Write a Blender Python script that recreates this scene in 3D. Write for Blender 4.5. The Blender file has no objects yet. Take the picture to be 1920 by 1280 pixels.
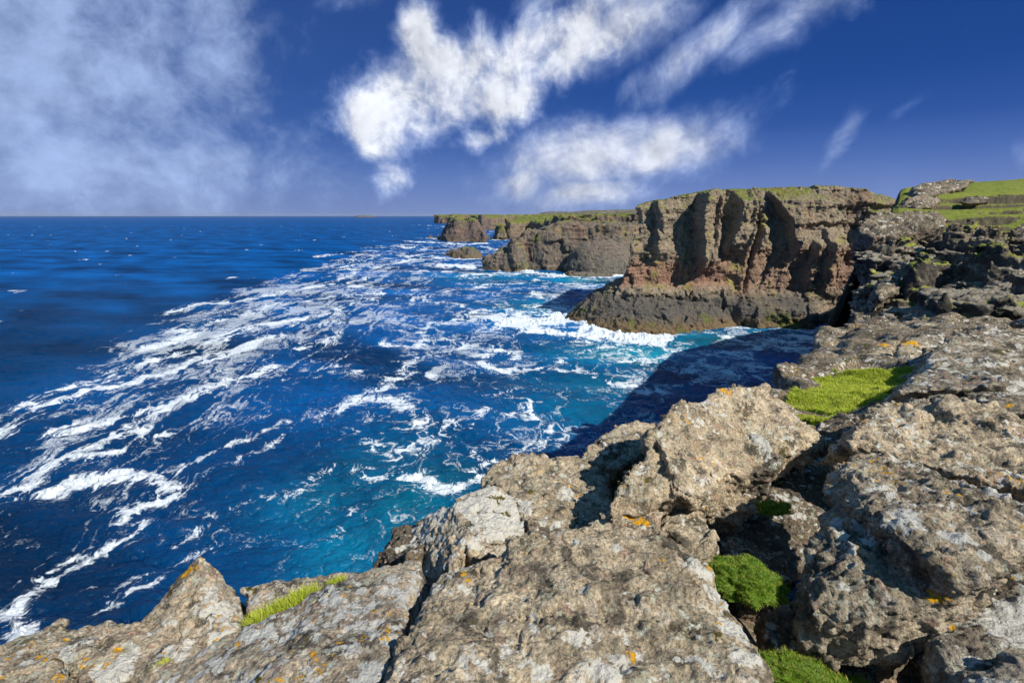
import bpy, bmesh, math, time
import numpy as np
import openvdb
from mathutils import Vector
T0 = time.time()
scene = bpy.context.scene
COL = scene.collection

# ------------------------------------------------------------------ camera
H = 42.0                       # the lens stands 42 m above the sea
FPX = 960.0                    # focal length in pixels of the 1920 px wide photograph
PITCH = math.atan(236.0/FPX)
CP, SP = math.cos(PITCH), math.sin(PITCH)
cam_d = bpy.data.cameras.new('camera')
cam = bpy.data.objects.new('camera', cam_d); COL.objects.link(cam)
cam_d.sensor_width = 36; cam_d.lens = 18.0
cam_d.clip_start = 0.05; cam_d.clip_end = 200000
cam.location = (0, 0, H); cam.rotation_euler = (math.pi/2-PITCH, 0, 0)
scene.camera = cam

# ------------------------------------------------------------------ sun, sky, exposure
SUN_EL = math.radians(43); SUN_AZ = math.radians(131)      # azimuth clockwise from +Y (straight ahead): behind, to the right
sdir = Vector((math.sin(SUN_AZ)*math.cos(SUN_EL), math.cos(SUN_AZ)*math.cos(SUN_EL), math.sin(SUN_EL)))
sl = bpy.data.lights.new('sun', 'SUN'); sl.energy = 5.0; sl.angle = math.radians(0.5); sl.color = (1.0, 0.93, 0.82)
so = bpy.data.objects.new('sun', sl); COL.objects.link(so)
so.rotation_euler = sdir.to_track_quat('Z', 'Y').to_euler(); so.location = (60, -60, 120)
scene.view_settings.view_transform = 'Standard'; scene.view_settings.look = 'None'
scene.view_settings.exposure = 0.45; scene.view_settings.gamma = 1
scene.cycles.max_bounces = 5; scene.cycles.diffuse_bounces = 2; scene.cycles.glossy_bounces = 2
scene.cycles.transmission_bounces = 2; scene.cycles.volume_bounces = 0
scene.cycles.use_denoising = True; scene.cycles.denoiser = 'OPENIMAGEDENOISE'; scene.cycles.denoising_input_passes = 'RGB_ALBEDO_NORMAL'; scene.cycles.sample_clamp_direct = 3; scene.cycles.sample_clamp_indirect = 3

class NT:
    """small helper for node trees"""
    def __init__(s, tree): s.t = tree; s.n = tree.nodes; s.l = tree.links
    def node(s, typ, **kw):
        n = s.n.new(typ)
        for k, v in kw.items():
            if k.startswith('i_'):
                key = k[2:]; key = int(key) if key.isdigit() else key.replace('_', ' ')
                s.inp(n, key, v)
            else: setattr(n, k, v)
        return n
    def inp(s, n, key, v):
        i = n.inputs[key]
        if isinstance(v, bpy.types.NodeSocket): s.l.new(v, i)
        else:
            if i.type == 'RGBA' and len(v) == 3: v = (*v, 1)
            i.default_value = v
    def math(s, op, a, b=None, c=None, clamp=False):
        n = s.n.new('ShaderNodeMath'); n.operation = op; n.use_clamp = clamp
        for k, v in enumerate((a, b, c)):
            if v is not None: s.inp(n, k, v)
        return n.outputs[0]
    def vmath(s, op, a, b=None, scale=None):
        n = s.n.new('ShaderNodeVectorMath'); n.operation = op
        s.inp(n, 0, a)
        if b is not None: s.inp(n, 1, b)
        if scale is not None: s.inp(n, 3, scale)
        return n.outputs['Value'] if op in ('DOT_PRODUCT', 'LENGTH', 'DISTANCE') else n.outputs[0]
    def mix(s, f, a, b, typ='MIX'):
        n = s.n.new('ShaderNodeMix'); n.data_type = 'RGBA'; n.blend_type = typ; n.clamp_factor = True
        s.inp(n, 0, f); s.inp(n, 6, a); s.inp(n, 7, b); return n.outputs[2]
    def noise(s, vec, scale, detail=4, rough=0.55, dist=0.0, out='Fac'):
        n = s.n.new('ShaderNodeTexNoise'); s.inp(n, 'Vector', vec); s.inp(n, 'Scale', scale)
        s.inp(n, 'Detail', detail); s.inp(n, 'Roughness', rough); s.inp(n, 'Distortion', dist)
        return n.outputs[out]
    def vor(s, vec, scale, feature='F1', out='Distance', rnd=1.0):
        n = s.n.new('ShaderNodeTexVoronoi'); n.feature = feature
        s.inp(n, 'Vector', vec); s.inp(n, 'Scale', scale); s.inp(n, 'Randomness', rnd); return n.outputs[out]
    def step(s, x, lo, hi, a=0.0, b=1.0):
        n = s.n.new('ShaderNodeMapRange'); n.interpolation_type = 'SMOOTHSTEP'
        s.inp(n, 0, x); s.inp(n, 1, lo); s.inp(n, 2, hi); s.inp(n, 3, a); s.inp(n, 4, b); return n.outputs[0]
    def ramp(s, f, stops, interp='LINEAR'):
        n = s.n.new('ShaderNodeValToRGB'); s.inp(n, 0, f); r = n.color_ramp; r.interpolation = interp
        while len(r.elements) > 1: r.elements.remove(r.elements[-1])
        r.elements[0].position = stops[0][0]; r.elements[0].color = (*stops[0][1], 1)
        for p, c in stops[1:]: e = r.elements.new(p); e.color = (*c, 1)
        return n.outputs[0]

def ray(px, py):
    u = (px-960)/FPX; v = (640-py)/FPX
    return u, CP+v*SP, v*CP-SP
def azel(px, py):
    x, y, z = ray(px, py); return math.atan2(x, y), math.atan2(z, math.hypot(x, y))

world = bpy.data.worlds.new('World'); scene.world = world; world.use_nodes = True
world.node_tree.nodes.clear(); W_ = NT(world.node_tree)
def build_world():
    N = W_
    tc = N.node('ShaderNodeTexCoord').outputs['Generated']
    d = N.vmath('NORMALIZE', tc)
    sep = N.node('ShaderNodeSeparateXYZ', i_0=d)
    az = N.math('ARCTAN2', sep.outputs[0], sep.outputs[1]); el = N.math('ARCSINE', sep.outputs[2])
    ns = N.node('ShaderNodeTexSky'); ns.sky_type = 'NISHITA'; ns.sun_disc = False
    ns.sun_elevation = SUN_EL; ns.sun_rotation = SUN_AZ; ns.altitude = 40; ns.air_density = 1.0; ns.dust_density = 0.6; ns.ozone_density = 3.0
    sky_n = N.mix(1.0, ns.outputs[0], (0.055, 0.07, 0.095), 'MULTIPLY')
    # polarised deep blue sky, paler and slightly violet near the sea horizon
    grad = N.ramp(N.math('DIVIDE', el, 0.40, clamp=True), [
        (0.0, (.165, .225, .46)), (.10, (.105, .165, .41)), (.22, (.048, .105, .345)),
        (.36, (.013, .058, .265)), (.52, (.002, .040, .215)), (.88, (.001, .028, .165)), (1.0, (.001, .026, .155))])
    left = N.step(az, 0.9, -0.9)
    grad = N.mix(N.math('MULTIPLY', left, 0.40), grad, (0.045, 0.10, 0.29))
    sky = N.vmath('SCALE', N.mix(0.92, sky_n, grad), scale=.92)
    # clouds: soft masses in azimuth/elevation, broken up by warped noise
    co = N.node('ShaderNodeCombineXYZ', i_0=az, i_1=el).outputs[0]
    wv = N.noise(co, 3.0, 3, 0.55, out='Color')
    wv = N.vmath('SUBTRACT', wv, (0.5, 0.5, 0.5))
    cw = N.vmath('ADD', co, N.vmath('SCALE', wv, scale=0.15))
    cw2 = N.vmath('ADD', co, N.vmath('SCALE', wv, scale=0.08))
    def ell(px, py, rx, ry, ang, gain, vec):
        a, e = azel(px, py); c, s_ = math.cos(math.radians(ang)), math.sin(math.radians(ang))
        dv = N.vmath('SUBTRACT', vec, (a, e, 0))
        p = N.vmath('DOT_PRODUCT', dv, (c/rx, s_/rx, 0)); q = N.vmath('DOT_PRODUCT', dv, (-s_/ry, c/ry, 0))
        r2 = N.math('ADD', N.math('MULTIPLY', p, p), N.math('MULTIPLY', q, q))
        return N.math('MULTIPLY', N.math('EXPONENT', N.math('MULTIPLY', r2, -1.0)), gain)
    def total(lst, vec):
        t = None
        for e in lst:
            v = ell(*e, vec); t = v if t is None else N.math('MAXIMUM', t, v)
        return t
    n1 = N.noise(cw, 9.0, 9, 0.6)
    stretch = N.vmath('MULTIPLY', cw, (0.55, 1.6, 1.0))
    rot = N.node('ShaderNodeVectorRotate', i_Vector=cw); rot.inputs['Angle'].default_value = -0.55
    n2 = N.noise(N.vmath('MULTIPLY', rot.outputs[0], (0.75, 1.3, 1)), 7.5, 10, 0.62)
    puffy = total([
        (725, 235, .085, .075, 40, 1.05), (800, 180, .12, .085, 25, 1.25), (780, 85, .07, .05, 80, .95), (735, 318, .05, .045, 90, .75),
        (930, 150, .14, .095, 20, 1.1), (1040, 95, .15, .065, 30, 1.0), (1150, 70, .12, .05, 20, .8), (900, 250, .10, .04, 10, .75),
        (1010, 265, .05, .03, 30, .6)], cw2)
    wisp = total([
        (1150, 60, .16, .07, 25, .85), (1310, 95, .17, .045, 28, .85), (1480, 30, .14, .045, 28, .8), (1200, 50, .14, .07, 20, .85), (1010, 20, .13, .06, 20, .62),
        (1090, 290, .21, .085, 8, 1.05), (1250, 272, .16, .07, 12, 1.0), (980, 340, .09, .06, 10, .92), (1080, 365, .18, .045, 5, .9), (1190, 150, .08, .025, 40, .6),
        (1590, 250, .05, .025, 70, .60), (1570, 300, .045, .02, 60, .5), (1905, 270, .02, .07, 0, .45), (1690, 215, .04, .015, 35, .4),
        (660, 5, .1, .03, 10, .55), (1230, 200, .06, .02, 40, .45)], cw2)
    veil = total([
        (60, 120, .27, .26, 0, .98), (230, 60, .20, .17, 0, .88), (400, 50, .11, .14, 0, .8), (120, 320, .32, .12, 0, .98), (370, 320, .15, .08, 0, .88), (560, 330, .14, .06, 0, .5),
        (300, 200, .12, .07, 0, .6)], cw2)
    fringe = N.noise(cw2, 26.0, 8, 0.62)
    n1b = N.noise(N.vmath('ADD', cw, (.016, .022, 0)), 9.0, 9, 0.6)
    fringeb = N.noise(N.vmath('ADD', cw2, (.004, .006, 0)), 26.0, 6, 0.62)
    relief = N.math('ADD', N.math('MULTIPLY', N.math('SUBTRACT', n1, n1b), .9), N.math('MULTIPLY', N.math('SUBTRACT', fringe, fringeb), .30))
    tex1 = N.math('ADD', N.math('MULTIPLY', N.math('SUBTRACT', n1, .5), 1.6), N.math('MULTIPLY', N.math('SUBTRACT', fringe, .5), 0.55))
    tex2 = N.math('ADD', N.math('ADD', N.math('MULTIPLY', N.math('SUBTRACT', n2, .5), 1.0), N.math('MULTIPLY', N.math('SUBTRACT', n1, .5), .9)), N.math('MULTIPLY', N.math('SUBTRACT', fringe, .5), 0.4))
    c1 = N.step(N.math('ADD', N.math('MULTIPLY', N.math('MINIMUM', puffy, .85), 1.3), N.math('MULTIPLY', tex1, 1.15)), 0.38, 1.22)
    c2 = N.step(N.math('ADD', N.math('MULTIPLY', wisp, 1.3), N.math('MULTIPLY', tex2, 1.05)), 0.36, 1.40, 0, .92)
    c3 = N.step(N.math('ADD', N.math('MULTIPLY', veil, 1.2), N.math('MULTIPLY', tex2, 1.3)), 0.22, 1.30, 0, .88)
    low = N.step(el, 0.16, 0.0, 0, 0.10)
    sky = N.mix(c3, sky, N.vmath('SCALE', N.node('ShaderNodeCombineColor', i_0=.30, i_1=.40, i_2=.64).outputs[0], scale=N.math('ADD', .9, N.math('ADD', N.math('MULTIPLY', N.math('SUBTRACT', fringe, .5), .5), N.math('MULTIPLY', N.math('SUBTRACT', n1, .5), .8)))))
    c = N.math('MAXIMUM', c1, c2)
    c = N.math('ADD', c, low, clamp=True)
    # thin parts bluish, thick parts near white; undersides a little greyer
    ccol = N.ramp(c, [(0.0, (.20, .30, .58)), (.45, (.33, .42, .66)), (.8, (.50, .55, .69)), (1.0, (.66, .69, .76))])
    shade = N.math('ADD', N.step(N.noise(cw, 5.5, 6, .55), .38, .62, .80, 1.0), relief)
    ccol = N.vmath('SCALE', ccol, scale=shade)
    col = N.mix(c, sky, ccol)
    # unseen patchy blue fill added overhead and behind the lens to lift the shadows
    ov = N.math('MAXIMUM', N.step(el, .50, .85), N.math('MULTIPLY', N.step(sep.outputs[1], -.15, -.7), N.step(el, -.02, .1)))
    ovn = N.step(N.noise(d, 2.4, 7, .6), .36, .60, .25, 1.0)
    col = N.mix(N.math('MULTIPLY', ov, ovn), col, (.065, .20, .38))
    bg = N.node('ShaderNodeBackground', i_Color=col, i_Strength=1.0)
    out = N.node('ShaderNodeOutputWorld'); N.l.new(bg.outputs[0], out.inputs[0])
build_world()

# ------------------------------------------------------------------ numpy noise
rng0 = np.random.default_rng(7)
PERM = np.tile(rng0.permutation(256).astype(np.int32), 3)
GR = rng0.normal(size=(256, 3)).astype(np.float32); GR /= np.linalg.norm(GR, axis=1)[:, None]
RV = rng0.random((256, 4)).astype(np.float32)
def pnoise(p, seed=0):
    """gradient noise, p (...,3), about -1..1"""
    sh = p.shape[:-1]; p = np.ascontiguousarray(p.reshape(-1, 3), dtype=np.float32); out = np.empty(len(p), np.float32)
    for a in range(0, len(p), 400000):
        q = p[a:a+400000] + np.float32(seed*17.31)
        i = np.floor(q); f = q-i; i = i.astype(np.int32) & 255
        w = f*f*f*(f*(f*6-15)+10); r = 0
        for dx in (0, 1):
            px = PERM[i[:, 0]+dx]; wx = w[:, 0] if dx else 1-w[:, 0]; fx = f[:, 0]-dx
            for dy in (0, 1):
                pxy = PERM[px+i[:, 1]+dy]; wy = wx*(w[:, 1] if dy else 1-w[:, 1]); fy = f[:, 1]-dy
                for dz in (0, 1):
                    g = GR[PERM[pxy+i[:, 2]+dz]]; wz = wy*(w[:, 2] if dz else 1-w[:, 2])
                    r = r + wz*(g[:, 0]*fx+g[:, 1]*fy+g[:, 2]*(f[:, 2]-dz))
        out[a:a+400000] = r*1.6
    return out.reshape(sh)
def fbm(p, octv=4, gain=.5, lac=2.03, seed=0, ridged=False):
    t = 0; a = 1.0; s = 0
    for k in range(octv):
        n = pnoise(p*np.float32(lac**k), seed+k*3.7)
        if ridged: n = 1-2*np.abs(n)
        t = t+n*a; s += a; a *= gain
    return t/s
def worley(p, seed=0):
    """F1, F2 and a random value of the nearest cell"""
    sh = p.shape[:-1]; p = np.ascontiguousarray(p.reshape(-1, 3), dtype=np.float32)
    F1 = np.empty(len(p), np.float32); F2 = np.empty(len(p), np.float32); ID = np.empty(len(p), np.float32)
    for a in range(0, len(p), 300000):
        q = p[a:a+300000]+np.float32(seed*11.7); b = np.floor(q-.5)
        f1 = np.full(len(q), 9., np.float32); f2 = f1.copy(); idd = np.zeros(len(q), np.float32)
        for dx in (0, 1):
            for dy in (0, 1):
                for dz in (0, 1):
                    c = b+np.array([dx, dy, dz], np.float32); ci = c.astype(np.int32) & 255
                    h = PERM[PERM[PERM[ci[:, 0]]+ci[:, 1]]+ci[:, 2]]
                    v = c+.5+(RV[h, :3]-.5)*.8-q; dd = np.sqrt((v*v).sum(1))
                    m = dd < f1; f2 = np.where(m, f1, np.minimum(f2, dd)); idd = np.where(m, RV[h, 3], idd); f1 = np.where(m, dd, f1)
        F1[a:a+300000] = f1; F2[a:a+300000] = f2; ID[a:a+300000] = idd
    return F1.reshape(sh), F2.reshape(sh), ID.reshape(sh)
def facets(p, seed=0):
    """broken rock: every cell is a plane of its own tilt, about -.5..5"""
    sh = p.shape[:-1]; p = np.ascontiguousarray(p.reshape(-1, 3), dtype=np.float32); out = np.empty(len(p), np.float32)
    for a in range(0, len(p), 300000):
        q = p[a:a+300000]+np.float32(seed*7.3); b = np.floor(q-.5); f1 = np.full(len(q), 9., np.float32); r = np.zeros(len(q), np.float32)
        for dx in (0, 1):
            for dy in (0, 1):
                for dz in (0, 1):
                    c = b+np.array([dx, dy, dz], np.float32); ci = c.astype(np.int32) & 255
                    h = PERM[PERM[PERM[ci[:, 0]]+ci[:, 1]]+ci[:, 2]]; v = q-(c+.5+(RV[h, :3]-.5)*.8); dd = (v*v).sum(1); m = dd < f1
                    r = np.where(m, (v*GR[h]).sum(1)+(RV[h, 3]-.5)*.35, r); f1 = np.where(m, dd, f1)
        out[a:a+300000] = r
    return out.reshape(sh)
def sstep(x, a, b):
    t = np.clip((x-a)/(b-a), 0, 1); return t*t*(3-2*t)

# ------------------------------------------------------------------ mesh helpers
def P(px, py, Y):
    """point seen at photo pixel (px, py) that lies Y metres ahead of the lens"""
    x, y, z = ray(px, py); return (x/y*Y, Y, H+z/y*Y)
def sea_pt(px, py):
    x, y, z = ray(px, py); Y = H/(-z/y); return (x/y*Y, Y)
def mesh_from(name, V, F, smooth=True):
    V = np.asarray(V, np.float32); F = np.asarray(F, np.int32)
    me = bpy.data.meshes.new(name); k = F.shape[1]
    me.vertices.add(len(V)); me.vertices.foreach_set('co', V.ravel())
    me.loops.add(len(F)*k); me.loops.foreach_set('vertex_index', F.ravel())
    me.polygons.add(len(F)); me.polygons.foreach_set('loop_start', np.arange(0, len(F)*k, k, dtype=np.int32))
    me.update(calc_edges=True)
    me.polygons.foreach_set('use_smooth', np.full(len(F), smooth))
    return me
def setcol(me, name, arr):
    a = me.attributes.new(name, 'FLOAT_COLOR', 'POINT')
    c = np.ones((len(arr), 4), np.float32); c[:, :arr.shape[1]] = arr; a.data.foreach_set('color', c.ravel())
def setf(me, name, arr):
    a = me.attributes.new(name, 'FLOAT', 'POINT'); a.data.foreach_set('value', np.asarray(arr, np.float32).ravel())
def link(name, me, mat, label=None, cat=None, group=None, kind=None, parent=None, loc=None):
    o = bpy.data.objects.new(name, me); COL.objects.link(o)
    if mat: me.materials.append(mat)
    if label: o['label'] = label
    if cat: o['category'] = cat
    if group: o['group'] = group
    if kind: o['kind'] = kind
    if parent: o.parent = parent
    if loc is not None: o.location = loc
    return o
def vnormals(V, F):
    if F.shape[1] == 4: n = np.cross(V[F[:, 2]]-V[F[:, 0]], V[F[:, 3]]-V[F[:, 1]])
    else: n = np.cross(V[F[:, 1]]-V[F[:, 0]], V[F[:, 2]]-V[F[:, 0]])
    out = np.zeros_like(V)
    for k in range(F.shape[1]):
        for c in range(3): out[:, c] += np.bincount(F[:, k], n[:, c], len(V)).astype(out.dtype)
    return out/np.maximum(np.linalg.norm(out, axis=1), 1e-12)[:, None]
def relax(V, F, it=1, f=.5):
    k = F.shape[1]
    for _ in range(it):
        s = np.zeros_like(V); c = np.zeros(len(V))
        for a in range(k):
            i = F[:, a]; j = F[:, (a+1) % k]
            for d in range(3): s[:, d] += np.bincount(i, V[j, d], len(V))+np.bincount(j, V[i, d], len(V))
            c += np.bincount(i, None, len(V))+np.bincount(j, None, len(V))
        V = V+(s/np.maximum(c, 1)[:, None]-V)*f
    return V.astype(np.float32)
def subdiv(V, F):
    n = len(V); E = np.stack([F, np.roll(F, -1, 1)], 2).reshape(-1, 2); Es = np.sort(E, 1).astype(np.int64)
    key = Es[:, 0]*n+Es[:, 1]; u, inv = np.unique(key, return_inverse=True)
    em = (V[u//n]+V[u % n])*.5; fc = V[F].mean(1); inv = inv.reshape(-1, 4)
    ei = n+inv; fi = (n+len(u)+np.arange(len(F)))
    nf = np.concatenate([np.stack([F[:, k], ei[:, k], fi, ei[:, k-1]], 1) for k in range(4)])
    return np.concatenate([V, em, fc]).astype(np.float32), nf.astype(np.int32)
def isosurf(field, org, h):
    """quads of the zero level of an (nx,ny,nz) array, solid where negative"""
    g = openvdb.FloatGrid(9.0); g.copyFromArray(np.clip(field, -3*h, 3*h).astype(np.float32))
    pts, quads = g.convertToQuads(isovalue=0.0)
    V = pts.astype(np.float32)*h+np.asarray(org, np.float32)
    F = quads.astype(np.int32)
    # make normals point out of the solid
    c = F[:: max(1, len(F)//200)]; n = np.cross(V[c[:, 2]]-V[c[:, 0]], V[c[:, 3]]-V[c[:, 1]]); ctr = V[c].mean(1)
    n /= np.maximum(np.linalg.norm(n, axis=1), 1e-9)[:, None]
    def samp(q):
        i = np.clip(np.round((q-np.asarray(org))/h).astype(int), 0, np.array(field.shape)-1); return field[i[:, 0], i[:, 1], i[:, 2]]
    if (samp(ctr+n*h*1.5)-samp(ctr-n*h*1.5)).sum() < 0: F = F[:, ::-1]
    return V, F
def gridpts(lo, hi, h):
    ax = [np.arange(lo[k], hi[k]+h, h, dtype=np.float32) for k in range(3)]
    return np.stack(np.meshgrid(*ax, indexing='ij'), -1)
def hull_planes(pts):
    bm = bmesh.new()
    for p in pts: bm.verts.new(p)
    bmesh.ops.convex_hull(bm, input=bm.verts)
    bm.normal_update(); res = []
    ctr = np.mean(np.array(pts), 0)
    for f in bm.faces:
        n = np.array(f.normal); c = float(n@np.array(f.verts[0].co))
        if np.linalg.norm(n) < .5: continue
        if n@ctr > c: n = -n; c = -c
        res.append((*n, c))
    bm.free(); r = np.array(res, np.float32)
    _, i = np.unique(np.round(r, 3), axis=0, return_index=True)
    return r[i]
def visible_px(V):
    d = V-np.array([0, 0, H], np.float32); y = d[:, 1]*CP-d[:, 2]*SP; z = d[:, 1]*SP+d[:, 2]*CP
    y = np.where(y < .05, .05, y); return 960+d[:, 0]/y*FPX, 640-z/y*FPX

# ------------------------------------------------------------------ materials
def new_mat(name):
    m = bpy.data.materials.new(name); m.use_nodes = True; m.node_tree.nodes.clear(); return m, NT(m.node_tree)
def finish(N, col, rough, height=None, dist=.01, strength=1.0, spec=.3, extra=None):
    b = N.node('ShaderNodeBsdfPrincipled'); N.inp(b, 'Base Color', col); N.inp(b, 'Roughness', rough); b.inputs['Specular IOR Level'].default_value = spec
    if height is not None:
        bp = N.node('ShaderNodeBump'); N.inp(bp, 'Height', height); bp.inputs['Distance'].default_value = dist; bp.inputs['Strength'].default_value = strength
        N.l.new(bp.outputs[0], b.inputs['Normal'])
    if extra: extra(b)
    o = N.node('ShaderNodeOutputMaterial'); N.l.new(b.outputs[0], o.inputs[0]); return b

def rock_material(name, s=1.0, dark=(.070, .062, .052), mid=(.325, .285, .215), pale=(.58, .52, .41),
                  lich=.5, green=.5, orange=.5, moss=.5, peb=.7):
    """weathered volcanic agglomerate with crustose lichens; s scales all its patterns"""
    m, N = new_mat(name)
    g = N.node('ShaderNodeNewGeometry'); pos = g.outputs['Position']
    nz = N.node('ShaderNodeSeparateXYZ', i_0=g.outputs['Normal']).outputs[2]
    v = N.vmath('SCALE', pos, scale=1.0/s)
    oi = N.node('ShaderNodeObjectInfo').outputs['Random']
    big = N.noise(v, 1.7, 5, .6); med = N.noise(v, 9, 6, .65, .4); fine = N.noise(v, 60, 5, .7)
    base = N.ramp(N.math('ADD', N.math('MULTIPLY', big, .45), N.math('MULTIPLY', med, .55)), [(.30, dark), (.47, mid), (.64, pale)])
    cellc = N.node('ShaderNodeTexVoronoi', i_Vector=N.vmath('ADD', v, N.vmath('SCALE', N.noise(v, 14, 2, .5, out='Color'), scale=.05)), i_Scale=17.0)
    tint = N.ramp(cellc.outputs['Color'], [(.0, (.66, .63, .60)), (.4, (1, .98, .95)), (.7, (1.02, .95, .88)), (1., (1.3, 1.27, 1.2))])
    base = N.mix(.75, base, tint, 'MULTIPLY')
    grit = N.ramp(fine, [(.34, (.30, .28, .26)), (.46, (.85, .84, .82)), (.55, (1.1, 1.08, 1.04)), (.66, (1.6, 1.52, 1.4))])
    base = N.mix(.95, base, grit, 'MULTIPLY')
    # dark soot-like crust
    crust = N.math('MULTIPLY', N.step(N.noise(v, 5.5, 7, .68, .3), .52, .60), .8)
    base = N.mix(crust, base, (.045, .042, .036))
    up = N.step(nz, -.25, .55)
    # pale green-grey lichen, fine speckle
    gl = N.math('MULTIPLY', N.step(N.math('ADD', N.noise(v, 26, 6, .7), N.math('MULTIPLY', N.noise(v, 3.1, 3), .35)), .79-.1*green, .85-.1*green), up)
    base = N.mix(N.math('MULTIPLY', gl, .8), base, (.42, .44, .34))
    pw = N.node('ShaderNodeAttribute', attribute_name='white').outputs['Fac']; po = N.node('ShaderNodeAttribute', attribute_name='orange').outputs['Fac']
    # pebbles of other lava held in the rock
    pv = N.node('ShaderNodeTexVoronoi', i_Vector=N.vmath('ADD', v, N.vmath('SCALE', N.noise(v, 22, 3, .6, out='Color'), scale=.05)), i_Scale=10.5)
    pc = N.node('ShaderNodeSeparateColor', i_0=pv.outputs['Color'])
    pm = N.math('MULTIPLY', N.step(pv.outputs['Distance'], .40, .30), N.step(pc.outputs[0], .62, .66))
    pcol = N.mix(1.0, N.ramp(pc.outputs[1], [(0, (.36, .25, .19)), (.35, (.42, .37, .31)), (.6, (.22, .17, .14)), (.8, (.50, .46, .40)), (1, (.30, .19, .15))], 'CONSTANT'), grit, 'MULTIPLY')
    base = N.mix(N.math('MULTIPLY', pm, peb), base, pcol)
    # white crustose lichen: blotches with ragged rims
    wl = N.math('ADD', N.noise(v, 13, 7, .68, .25), N.math('MULTIPLY', N.noise(v, 2.2, 3, .5), .55))
    wl = N.math('ADD', wl, N.math('MULTIPLY', pw, .30))
    wl = N.math('MULTIPLY', N.step(wl, .935-.12*lich, .965-.12*lich), up)
    wc = N.mix(N.noise(v, 45, 3), (.46, .46, .42), (.68, .68, .63))
    base = N.mix(N.math('MULTIPLY', wl, .92), base, wc)
    sp = N.node('ShaderNodeTexVoronoi', i_Vector=N.vmath('ADD', v, N.vmath('SCALE', N.noise(v, 30, 3, out='Color'), scale=.025)), i_Scale=9.0)
    spr = N.math('MULTIPLY', N.step(sp.outputs['Distance'], .30, .22), N.step(N.node('ShaderNodeSeparateColor', i_0=sp.outputs['Color']).outputs[0], .80-.14*lich, .82-.14*lich))
    base = N.mix(N.math('MULTIPLY', N.math('MULTIPLY', spr, up), .85), base, (.56, .57, .52))
    # orange lichen
    ol = N.math('ADD', N.noise(v, 19, 5, .6, .2), N.math('MULTIPLY', N.noise(v, 1.9, 2, .5), .45))
    ol = N.math('ADD', ol, N.math('MULTIPLY', po, .36))
    ol = N.math('MULTIPLY', N.step(ol, .98-.13*orange, 1.0-.13*orange), N.step(nz, 0, .3))
    base = N.mix(ol, base, N.mix(N.noise(v, 50, 2), (.50, .22, .012), (.72, .42, .02)))
    # dark olive moss in hollows of its own
    ml = N.math('ADD', N.noise(v, 11, 5, .6), N.math('MULTIPLY', N.noise(N.vmath('ADD', v, (3, 7, 1)), 1.3, 2), .5))
    ml = N.math('MULTIPLY', N.step(ml, .99-.13*moss, 1.03-.13*moss), up)
    base = N.mix(ml, base, N.mix(N.noise(v, 70, 2), (.035, .035, .008), (.16, .13, .02)))
    wear = N.ramp(oi, [(0, (.86, .86, .88)), (.5, (1, .98, .95)), (1, (1.08, 1.04, 1.0))])
    base = N.mix(1.0, base, wear, 'MULTIPLY')
    fv = N.node('ShaderNodeTexVoronoi', i_Vector=N.vmath('ADD', v, N.vmath('SCALE', N.noise(v, 40, 2, out='Color'), scale=.03)), i_Scale=42.0); fv.feature = 'F1'
    hgt = N.math('ADD', N.math('ADD', N.math('MULTIPLY', fine, .75), N.math('MULTIPLY', fv.outputs['Distance'], -.35)), N.math('ADD', N.math('MULTIPLY', N.noise(v, 150, 3, .7), .25), N.math('MULTIPLY', med, .8)))
    finish(N, base, .9, hgt, .028*s, 1.0, .2)
    return m
M_ROCK = rock_material('lichened_rock', 1.0)
M_ROCKP = rock_material('pale_lichened_rock', 1.0, mid=(.345, .30, .235), pale=(.55, .485, .385), lich=.66, green=.75, orange=.75, moss=.55)
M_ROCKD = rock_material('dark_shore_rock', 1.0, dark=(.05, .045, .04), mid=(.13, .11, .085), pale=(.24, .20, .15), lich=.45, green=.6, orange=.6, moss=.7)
M_ROCKG = rock_material('grey_lichened_rock', 2.2, dark=(.06, .057, .052), mid=(.20, .18, .15), pale=(.38, .35, .29), lich=.85, green=.6, orange=.3, moss=.5)

M_OUT = rock_material('outcrop_rock', 9.0, dark=(.055, .05, .045), mid=(.17, .15, .125), pale=(.30, .27, .225), lich=.1, green=.4, orange=.3, moss=.5)
M_SLOPE = rock_material('slope_rock', 2.5, dark=(.035, .032, .029), mid=(.11, .10, .083), pale=(.27, .24, .19), lich=.5, green=.4, orange=.4, moss=.6)
M_ROCKW = rock_material('white_crusted_rock', 1.0, lich=1.25, green=.5, orange=.4, moss=.6)

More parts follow.
